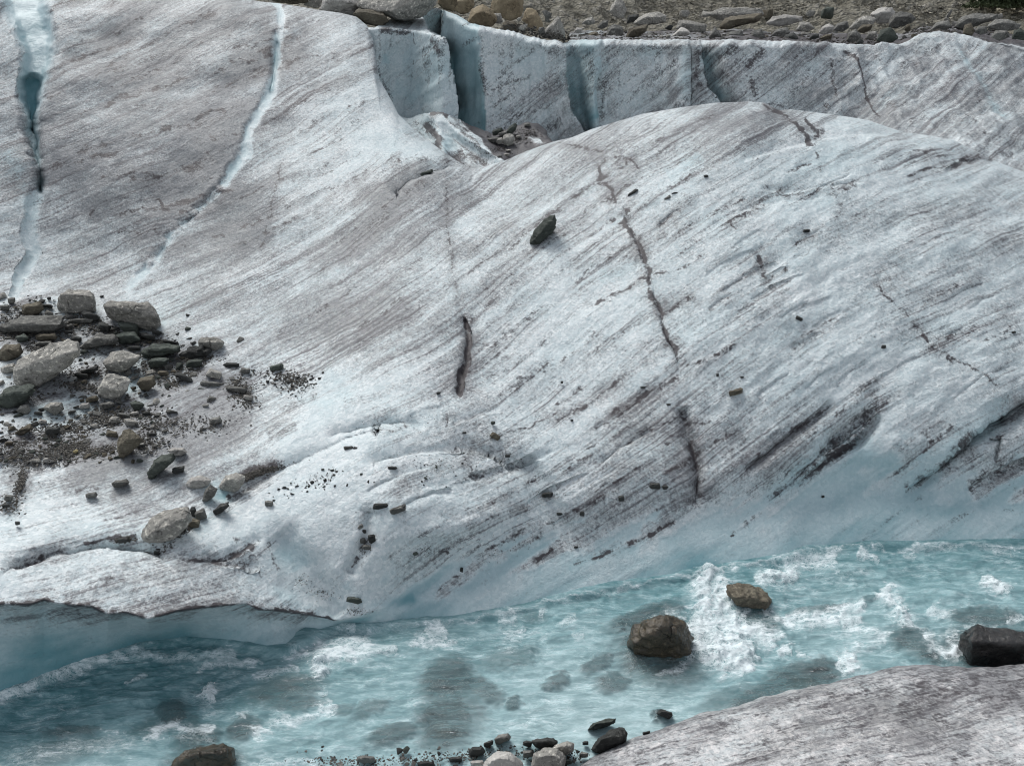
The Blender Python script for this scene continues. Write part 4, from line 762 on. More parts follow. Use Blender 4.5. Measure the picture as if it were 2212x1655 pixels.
def build_water():
    xs = np.arange(-520, 2721, 2.5); wl = f_wl(xs)
    R = 300; t = np.linspace(0, 1, R)[:, None] ** 1.15
    top = wl - 22; PX = np.broadcast_to(xs, (R, len(xs))).copy(); PY = top + (1840 - top) * t
    P = pt(PX, PY, y_for_z(PY, 0.0)); X, Y = P[..., 0], P[..., 1]
    jx = fbm(PX / 30, PY / 18, 1.3, 5) * 24; jy = fbm(PX / 30, PY / 18, 6.3, 5) * 18
    foam = np.zeros_like(X)
    for p, w, s in FOAM:
        w2 = tuple(2.1 * a + 3 for a in w) if isinstance(w, tuple) else 2.1 * w + 3
        k = s * (.52 * stroke(PX + jx, PY + jy, p, w2, .08) + .48 * stroke(PX + jx, PY + jy, p, w, .08)); foam = np.maximum(foam, k) + .35 * np.minimum(foam, k)
    foam = np.clip(foam, 0, .86) * (.82 + .5 * fbm(PX / 14, PY / 9, 5.5, 3))
    pale = Field(PALE, lam=3e-3, clip=(0, 1))(PX, PY) + .12 * fbm(PX / 60, PY / 22, 3.4, 3)
    clear = np.zeros_like(X)
    j2x = fbm(PX / 16, PY / 8, 9.3, 3) * 14; j2y = fbm(PX / 16, PY / 8, 3.7, 3) * 8
    for x, y, a, b, r, s in SUNK: clear = np.maximum(clear, s * smooth(1.5, .6, np.sqrt(-np.log(blob(PX + j2x, PY + j2y, x, y, a, b, r) + 1e-30))))
    dist = smooth(0, 12, PY - wl)
    z = wave(X, Y) * (.35 + .65 * dist) * (1 - .55 * pale * smooth(1380, 1500, PY))
    froth = ridged(X / .16, Y / .16, .4, 4) * .6 + .4 * fbm(X / .07, Y / .07, .9, 3)
    burst = sum(blob(PX, PY, *b) for b in [(1540, 1345, 70, 80), (1525, 1255, 26, 40), (1580, 1415, 60, 30), (455, 1494, 18, 22), (690, 1440, 26, 40), (1680, 1245, 50, 24), (1945, 1315, 26, 50), (1830, 1425, 24, 24), (2060, 1405, 24, 16), (2150, 1258, 26, 18)])
    fm = smooth(.12, .75, foam)
    z += fm * (.015 + .022 * froth + np.clip(burst, 0, 1) * (.01 + .035 * froth + .07 * ridged(X / .34, Y / .34, 2.4, 3)))
    # the water heaps up over the sunken stones
    z += .05 * clear * (1 - fm)
    z = z - .03 + .075 * smooth(14, 0, PY - wl)
    P[..., 2] = z
    t = NT('glacial_water')
    geo = t.n('TexCoord').outputs['Object']
    A = lambda n: t.attr(n).outputs['Fac']
    fo, pa, cl = A('foam'), A('pale'), A('clear')
    rot = t.n('Mapping', {'Vector': geo, 'Rotation': (0, 0, math.radians(-8)), 'Scale': (.6, 1.7, 1)}).outputs[0]
    wn = t.n('TexNoise', {'Vector': rot, 'Scale': 3.0, 'Detail': 3.0}).outputs['Color']
    warp = t.n('VectorMath', {0: rot, 1: t.n('VectorMath', {0: t.n('VectorMath', {0: wn, 1: (.5, .5, .5)}, operation='SUBTRACT').outputs[0], 1: (.35, .35, .35)}, operation='MULTIPLY').outputs[0]}, operation='ADD').outputs[0]
    n1 = t.noise(warp, 5.0, 6.0, .68); n2 = t.noise(warp, 19.0, 5.0, .72); st = t.noise(t.scale(warp, 1.3, 3.4, 1), 4.0, 6.0, .72, .6)
    calm = t.mr(t.noise(geo, 1.1, 3.0, .5), .38, .62, .25, 1.0); n3 = t.noise(geo, 42.0, 3.0, .7)
    body = t.mix(pa, C(.115, .285, .315), C(.455, .625, .65))
    body = t.mix(t.mr(n1, .35, .68), t.mix(.42, body, C(.035, .095, .11)), t.mix(.26, body, C(.5, .62, .65)))  # light and dark of the ripples painted into the body colour
    body = t.mix(t.math('MULTIPLY', calm, t.mr(st, .60, .40)), body, t.mix(.34, body, C(.03, .10, .115)))
    dif = t.n('BsdfDiffuse', {'Color': body})
    trn = t.n('BsdfTransparent', {'Color': C(.62, .76, .78)})
    clr = t.math('MULTIPLY', t.math('MULTIPLY', cl, t.math('ADD', 1.0, t.math('ADD', t.math('MULTIPLY', t.math('SUBTRACT', st, .5), 1.6), t.math('MULTIPLY', t.math('SUBTRACT', n1, .5), 2.0)))), .72, clamp=True)
    mixb = t.n('MixShader', {0: clr, 1: dif, 2: trn})
    bh = t.math('ADD', t.math('MULTIPLY', n2, .55), t.math('ADD', t.math('MULTIPLY', n1, 1.2), t.math('MULTIPLY', n3, .22)))
    bump = t.n('Bump', {'Strength': .6, 'Distance': .05, 'Height': bh})
    gl = t.n('BsdfGlossy', {'Color': C(1, 1, 1), 'Roughness': .06, 'Normal': bump.outputs[0]})
    fr = t.n('Fresnel', {'IOR': 1.33, 'Normal': bump.outputs[0]})
    wat = t.n('MixShader', {0: t.math('MULTIPLY', fr.outputs[0], t.math('SUBTRACT', 1.0, t.n('NewGeometry').outputs['Backfacing'])), 1: mixb, 2: gl})
    # froth: a white core that tears into filaments and bubbles
    S = lambda v, k: t.math('MULTIPLY', t.math('SUBTRACT', v, .5), k)
    AD = lambda *q: q[0] if len(q) == 1 else t.math('ADD', q[0], AD(*q[1:]))
    def filament(scale, width, vec=warp, dist=1.0):
        n = t.noise(vec, scale, 4.0, .6, dist)
        return t.mr(t.math('ABSOLUTE', t.math('SUBTRACT', n, .5)), 0.0, width, 1.0, 0.0)
    fa, fb_, fc = filament(4.5, .05), filament(10.0, .07, geo, 1.6), filament(15.0, .08, warp, .8)
    core = t.mr(AD(fo, S(n1, 2.0), S(n2, 1.7), S(st, 1.0), S(n3, .5)), .36, .84)
    fr_ = t.math('MULTIPLY', t.math('MAXIMUM', t.math('MULTIPLY', fa, .8), t.math('MAXIMUM', fb_, t.math('MULTIPLY', fc, .75))), t.mr(AD(fo, S(n2, .5), S(st, .4)), .08, .55))
    cov = t.math('MAXIMUM', core, t.math('MULTIPLY', fr_, .85))
    fl = t.math('MULTIPLY', t.math('MAXIMUM', t.math('MULTIPLY', t.mr(AD(n2, S(st, .5)), .57, .70), .6), t.math('MULTIPLY', fc, t.mr(n1, .48, .62))), t.math('MULTIPLY', t.math('MULTIPLY', calm, .40), t.math('SUBTRACT', 1.0, t.math('MULTIPLY', cl, .75))))  # white flecks: stray foam and painted ripple highlights
    cov = t.math('MAXIMUM', cov, fl)
    fb = t.n('Bump', {'Strength': .45, 'Distance': .04, 'Height': t.math('ADD', n3, t.math('MULTIPLY', n2, 1.5))})
    frd = t.n('BsdfPrincipled', {'Base Color': C(.84, .92, .945), 'Roughness': .6, 'Specular IOR Level': .2, 'Normal': fb.outputs[0]})
    fin = t.n('MixShader', {0: t.math('MULTIPLY', cov, .88), 1: wat, 2: frd})
    t.put(t.out.inputs['Surface'], fin)
    o = mesh_obj('river', P, grid_faces(*P.shape[:2]), t.m, attrs={'foam': foam, 'pale': np.clip(pale, 0, 1), 'clear': clear})
    tag(o, 'turquoise milky meltwater stream with white rapids below the ice', 'river', kind='structure')
    # bed
    bx = np.arange(-700, 2901, 20.0); by = np.arange(1120, 2100, 14.0); QX, QY = np.meshgrid(bx, by)
    Q = pt(QX, QY, y_for_z(QY, 0.0)); Q[..., 2] = -.55 + .12 * fbm(Q[..., 0], Q[..., 1], .4, 3)
    t = NT('river_bed_ice'); geo = t.n('TexCoord').outputs['Object']
    p = t.n('BsdfPrincipled', {'Base Color': t.mix(t.noise(geo, 2.0, 4.0), C(.30, .42, .45), C(.16, .22, .23)), 'Roughness': .8}); t.put(t.out.inputs['Surface'], p)
    o = mesh_obj('river_bed', Q, grid_faces(*Q.shape[:2]), t.m); tag(o, 'pale icy bed under the stream', 'river bed', kind='structure')
    return X, Y, foam, z, burst
WXg, WYg, WF, WZ, WB = build_water()

def build_spray():
    """droplets thrown up where the stream breaks"""
    k = (np.clip(WF, 0, 1) * np.clip(WB, 0, 1)).ravel(); k = k * (k > .25); k = k / k.sum()
    n = 1100; idx = rng.choice(k.size, n, p=k)
    c = np.stack([WXg.ravel()[idx], WYg.ravel()[idx], WZ.ravel()[idx]], -1)
    c += rng.normal(0, 1, (n, 3)) * [.05, .05, .0]; c[:, 2] += np.abs(rng.normal(0, 1, n)) * .05 - .01
    r =   .003 + .007 * rng.random(n) ** 3
    base = np.array([[1, 0, 0], [-1, 0, 0], [0, 1, 0], [0, -1, 0], [0, 0, 1], [0, 0, -1]], float)
    fc = np.array([[0, 2, 4], [2, 1, 4], [1, 3, 4], [3, 0, 4], [2, 0, 5], [1, 2, 5], [3, 1, 5], [0, 3, 5]])
    V = (c[:, None] + base[None] * (r[:, None, None] * rng.uniform(.7, 1.5, (n, 1, 3)))).reshape(-1, 3)
    Fc = (fc[None] + 6 * np.arange(n)[:, None, None]).reshape(-1, 3)
    t = NT('spray_white'); p = t.n('BsdfPrincipled', {'Base Color': C(.88, .90, .91), 'Roughness': .3}); t.put(t.out.inputs['Surface'], p)
    o = mesh_obj('spray', V, Fc, t.m); tag(o, 'white droplets thrown up where the stream breaks', 'spray', kind='stuff')
build_spray()
# ================================================================== ROCKS
def hull(points):
    bm = bmesh.new()
    for p in points: bm.verts.new(p)
    r = bmesh.ops.convex_hull(bm, input=bm.verts)
    dead = [e for e in r['geom_interior'] + r['geom_unused'] if isinstance(e, bmesh.types.BMVert) and e.is_valid]
    bmesh.ops.delete(bm, geom=list(set(dead)), context='VERTS')
    loose = [v for v in bm.verts if not v.link_faces]
    if loose: bmesh.ops.delete(bm, geom=loose, context='VERTS')
    bmesh.ops.triangulate(bm, faces=bm.faces)
    bmesh.ops.recalc_face_normals(bm, faces=bm.faces)
    bm.verts.index_update()
    V = np.array([v.co[:] for v in bm.verts]); Fc = np.array([[v.index for v in f.verts] for f in bm.faces]); bm.free()
    return V, Fc

def subdiv(V, Fc):
    E = np.sort(np.concatenate([Fc[:, [0, 1]], Fc[:, [1, 2]], Fc[:, [2, 0]]]), 1)
    U, inv = np.unique(E, axis=0, return_inverse=True); inv = inv.ravel()
    mid = (V[U[:, 0]] + V[U[:, 1]]) / 2; n = len(V); k = len(Fc)
    a, b, c = inv[:k] + n, inv[k:2 * k] + n, inv[2 * k:] + n
    F2 = np.concatenate([np.stack([Fc[:, 0], a, c], 1), np.stack([a, Fc[:, 1], b], 1), np.stack([c, b, Fc[:, 2]], 1), np.stack([a, b, c], 1)])
    return np.concatenate([V, mid]), F2

def relax(V, Fc, k):
    E = np.unique(np.sort(np.concatenate([Fc[:, [0, 1]], Fc[:, [1, 2]], Fc[:, [2, 0]]]), 1), axis=0)
    s = np.zeros_like(V); c = np.zeros(len(V))
    np.add.at(s, E[:, 0], V[E[:, 1]]); np.add.at(s, E[:, 1], V[E[:, 0]]); np.add.at(c, E[:, 0], 1); np.add.at(c, E[:, 1], 1)
    return V + k * (s / c[:, None] - V)

def vnorm(V, Fc):
    n = np.cross(V[Fc[:, 1]] - V[Fc[:, 0]], V[Fc[:, 2]] - V[Fc[:, 0]]); o = np.zeros_like(V)
    for i in range(3): np.add.at(o, Fc[:, i], n)
    return o / (np.linalg.norm(o, axis=1, keepdims=True) + 1e-12)

def weather(V, Fc, level, size, seed, worn=.4, rough=1.0, plates=0.0):
    for i in range(level):
        V, Fc = subdiv(V, Fc)
        if i == 1 and worn > .45: V = relax(V, Fc, worn * .35)
        if i == 2: V = relax(V, Fc, worn * .8)
    if level:
        n = vnorm(V, Fc); q = V / size + seed * 3.17
        d = (.03 + .05 * min(worn, .8)) * fbm(q[:, 0] * 2.2, q[:, 1] * 2.2, q[:, 2] * 2.2, 4, .6) + .034 * ridged(q[:, 0] * 5, q[:, 1] * 5, q[:, 2] * 6, 4) * rough
        if plates: d += plates * .05 * vnoise(q[:, 0] * 2, q[:, 1] * 2, q[:, 2] * 17)
        V = V + n * (d * size)[:, None]
    return V, Fc

TAKEN = []
COUNT = {}
def rock(outline, mat, label, name='rock', ridge=None, surf='g', cat=None, group=None, thick=.8, worn=.25, rough=1.0, sink=.10, level=None, Yfix=None, plates=0.0):
    o = np.asarray(outline, float); cx, cy = o.mean(0)
    w = o[:, 0].max() - o[:, 0].min(); h = o[:, 1].max() - o[:, 1].min()
    lowm = o[:, 1] > o[:, 1].max() - .3 * h
    bx, by = o[lowm].mean(0)
    by = by * .6 + o[:, 1].max() * .4
    if Yfix is not None: Yg = Yfix
    elif surf == 'g': Yg = on_glacier(bx, by)
    elif surf == 's': Yg = on_shelf(bx, by)
    elif surf == 'h': Yg = on_hump(bx, by)
    elif surf == 'm': Yg = float(my(by)) - 5.5 * float(smooth(1500, 700, bx))
    elif surf == 'w': Yg = float(y_for_z(by, -.02))
    else: Yg = float(y_for_z(by, surf))
    mpp = Yg / (CP + (CY - cy) / F * SP) / F          # metres per image pixel at that distance
    b = .5 * thick * min(w, 2.2 * h) * mpp
    Yc = Yg + (.5 - sink) * b
    sd = len(TAKEN) + 1; r = np.random.default_rng(sd * 7 + 3)
    pts = [pt(o[:, 0], o[:, 1], np.full(len(o), Yc) + r.uniform(-.12, .12, len(o)) * b)]
    if ridge is None:
        k = r.uniform(.2, .45)
        sel = o[o[:, 1] < cy + .1 * h]
        rp = np.array([cx, cy]) + (sel - [cx, cy]) * .62; rp[:, 1] = rp[:, 1] * .5 + (cy - h * .08) * .5
        ridge = rp if len(rp) else np.array([[cx, cy]])
    rg = np.asarray(ridge, float)
    pts.append(pt(rg[:, 0], rg[:, 1], Yc - b * r.uniform(.75, 1.0, len(rg))))
    lo = o[o[:, 1] > cy]
    pts.append(pt(cx + (lo[:, 0] - cx) * .93, cy + (lo[:, 1] - cy) * .95, Yc - b * r.uniform(.45, .75, len(lo))))
    bk = (o - [cx, cy]) * .72 + [cx, cy]
    pts.append(pt(bk[:, 0], bk[:, 1], Yc + b * r.uniform(.7, 1.0, len(bk))))
    V = np.concatenate(pts)
    base = pt(cx, o[:, 1].max(), Yc)
    size = max(w, h) * mpp
    V, Fc = hull(V - base)
    if level is None: level = 4 if max(w, h) > 55 else 3 if max(w, h) > 22 else 2 if max(w, h) > 9 else 1
    V, Fc = weather(V, Fc, level, size, sd, worn, rough, plates)
    ob = mesh_obj(name, V, Fc, M[mat])
    ob.location = base
    tag(ob, label, cat or name, group)
    TAKEN.append((cx, cy, w / 2, h / 2))
    return ob

def lump(cx, cy, w, h, rot, mat, label, name='stone', n=7, **k):
    r = np.random.default_rng(int(cx * 13 + cy * 7))
    a = np.sort((np.arange(n) + r.uniform(-.3, .3, n)) / n * 2 * math.pi)
    q = r.uniform(.82, 1.08, n)
    c, s = np.sign(np.cos(a)) * np.abs(np.cos(a)) ** .55, np.sign(np.sin(a)) * np.abs(np.sin(a)) ** .55
    x, y = c * w / 2 * q, s * h / 2 * q
    t = math.radians(rot)
    return rock(np.stack([cx + x * math.cos(t) + y * math.sin(t), cy - x * math.sin(t) + y * math.cos(t)], -1), mat, label, name, **k)

# ------------------------------------------------------------------ debris terrace on the left
rock([(123, 648), (133, 634), (150, 626), (193, 628), (202, 641), (205, 654), (207, 673), (187, 674), (167, 675), (140, 677), (125, 668)], 'pale', 'squarish grey granite block standing on the terrace edge left of the bigger block', 'boulder', [(133, 638), (165, 637), (201, 641)], worn=.2)
rock([(225, 659), (233, 653), (320, 652), (343, 681), (346, 701), (333, 716), (300, 708), (260, 694), (233, 684), (227, 673)], 'pale', 'big angular granite block with a pale flat top at the head of the debris terrace', 'boulder', [(230, 664), (265, 667), (318, 660), (338, 682)], worn=.2)
rock([(-12, 701), (20, 689), (60, 686), (127, 680), (142, 682), (138, 698), (128, 711), (110, 721), (67, 719), (13, 719), (-12, 712)], 'grey', 'long grey brown slab lying across the left edge below the square block', 'flat_rock', [(10, 709), (50, 704), (100, 709), (130, 702)], plates=1, worn=.3)
rock([(27, 812), (40, 780), (80, 761), (110, 743), (147, 734), (167, 741), (173, 756), (167, 771), (143, 795), (127, 806), (83, 832), (43, 839), (30, 828)], 'pale', 'largest tilted slab of pale gneiss leaning over a dark rock', 'boulder', [(37, 799), (87, 798), (140, 771), (168, 757)], worn=.25, thick=.7)
rock([(-8, 861), (10, 843), (33, 834), (67, 834), (73, 848), (50, 868), (20, 882), (-8, 876)], 'green', 'dark greenish rock under the lower end of the tilted gneiss slab', 'rock', plates=1)
rock([(170, 751), (187, 738), (217, 721), (247, 728), (252, 736), (217, 749), (187, 754)], 'grey', 'flat grey slab touching the upper end of the tilted gneiss slab', 'flat_rock', plates=1)
rock([(247, 728), (267, 717), (290, 718), (303, 734), (283, 742), (260, 744)], 'green', 'greenish grey rock with a light top between grey slab and big granite block', 'rock')
rock([(250, 694), (277, 700), (297, 701), (300, 726), (280, 720), (263, 714)], 'green', 'green schist rock wedged under the front of the big granite block', 'rock')
rock([(303, 764), (333, 748), (367, 743), (391, 751), (388, 760), (333, 772), (307, 771)], 'green', 'long dark layered schist slab in the middle of the terrace', 'flat_rock', plates=1.5)
rock([(387, 768), (410, 754), (437, 748), (454, 758), (448, 769), (407, 773)], 'dark', 'dark layered schist slab leaning below the small pale block', 'flat_rock', plates=1.5)
rock([(428, 739), (433, 729), (467, 728), (484, 741), (480, 751), (463, 760), (443, 751), (430, 748)], 'pale', 'small pale block at the right end of the terrace head', 'rock', [(432, 740), (450, 743), (478, 741)], worn=.2)
rock([(222, 784), (240, 764), (267, 757), (303, 768), (297, 781), (267, 804), (233, 799)], 'pale', 'pale flat topped rock with a pointed right end in mid terrace', 'rock', [(228, 789), (265, 786), (300, 772)], worn=.25)
rock([(212, 842), (230, 808), (247, 808), (283, 818), (277, 841), (253, 867), (223, 860), (212, 852)], 'pale', 'cube shaped grey granite block with a smooth light top, tilted forward', 'boulder', [(217, 836), (240, 840), (268, 845)], worn=.22)
rock([(295, 829), (303, 816), (332, 812), (337, 829), (320, 845), (305, 842)], 'brown', 'brown pointed rock to the right of the cube shaped granite block', 'rock')
rock([(93, 881), (107, 870), (133, 869), (138, 884), (120, 897), (107, 891)], 'pale', 'pale flat stone below the cube shaped block, largest of the row along the bare ice', 'stone')
rock([(35, 887), (45, 876), (60, 874), (67, 886), (60, 895), (42, 894)], 'grey', 'grey rounded stone just below the dark greenish rock at the left edge', 'stone')
lump(183, 877, 25, 13, 5, 'white', 'whitish smooth stone lying left of the thin plates below the cube shaped block')
rock([(280, 871), (293, 865), (313, 873), (303, 885), (290, 886)], 'green', 'flat greenish stone below the brown pointed rock', 'stone')
rock([(97, 927), (103, 921), (130, 923), (127, 935), (110, 941), (98, 936)], 'dark', 'dark smooth slate plate lying on gravel at the left of the terrace', 'flat_rock', worn=.2)
rock([(254, 951), (267, 931), (278, 925), (293, 941), (309, 949), (297, 964), (267, 989), (257, 990), (253, 968)], 'brown', 'triangular brownish boulder standing on its point in the gravel', 'boulder', [(260, 960), (275, 950), (295, 948)], worn=.25)
rock([(317, 1021), (333, 998), (353, 983), (377, 978), (382, 988), (360, 1008), (333, 1032), (320, 1034)], 'green', 'long dark green log shaped rock lying aslant below the gravel', 'rock', plates=.8)
rock([(362, 973), (373, 967), (398, 968), (405, 977), (390, 985), (370, 983)], 'white', 'pale flat stone resting at the upper end of the log shaped rock', 'stone')
lump(386, 1015, 32, 14, 10, 'dark', 'small dark oval stone below the right end of the log shaped rock')
lump(262, 1043, 38, 15, 12, 'grey', 'grey oblong stone lying alone left of the log shaped rock')
lump(197, 1069, 28, 12, 8, 'grey', 'small grey stone lying alone on the white ice at lower left')
rock([(402, 1046), (410, 1033), (433, 1027), (457, 1037), (450, 1048), (427, 1056), (407, 1053)], 'white', 'pale rounded stone, left one of three stones in a meltwater hollow', 'rock', worn=.5)
rock([(473, 1049), (487, 1028), (510, 1022), (530, 1027), (525, 1045), (512, 1061), (487, 1061), (475, 1057)], 'pale', 'grey granite stone, right one of three stones in a meltwater hollow', 'rock')
rock([(437, 1082), (443, 1058), (455, 1047), (469, 1056), (463, 1072), (447, 1084)], 'grey', 'dark grey stone on its point, lowest of three stones in a meltwater hollow', 'rock')
rock([(461, 1104), (475, 1091), (494, 1084), (494, 1093), (480, 1106), (465, 1113)], 'dark', 'flat black schist chip under the edge of the white ice hump', 'stone', plates=1)
rock([(310, 1166), (312, 1146), (324, 1126), (346, 1110), (379, 1100), (405, 1095), (412, 1119), (401, 1144), (379, 1161), (348, 1174), (319, 1171)], 'pale', 'large rounded speckled granite boulder above the undercut ice edge', 'boulder', [(320, 1156), (350, 1140), (385, 1135), (405, 1115)], worn=.6, rough=1.6)
lump(417, 1106, 15, 24, 0, 'dark', 'narrow dark stone wedged against the speckled granite boulder', 'stone')
lump(433, 1111, 28, 24, 20, 'grey', 'dark blocky stone at the right of the speckled granite boulder', 'stone')
lump(419, 1131, 27, 22, -10, 'brown', 'brown stone under the right side of the speckled granite boulder', 'stone')
lump(360, 1106, 26, 9, 10, 'pale', 'low pale stone behind the top of the speckled granite boulder', 'stone')
lump(327, 1128, 14, 10, 40, 'grey', 'small plate leaning on the left shoulder of the speckled granite boulder', 'stone')
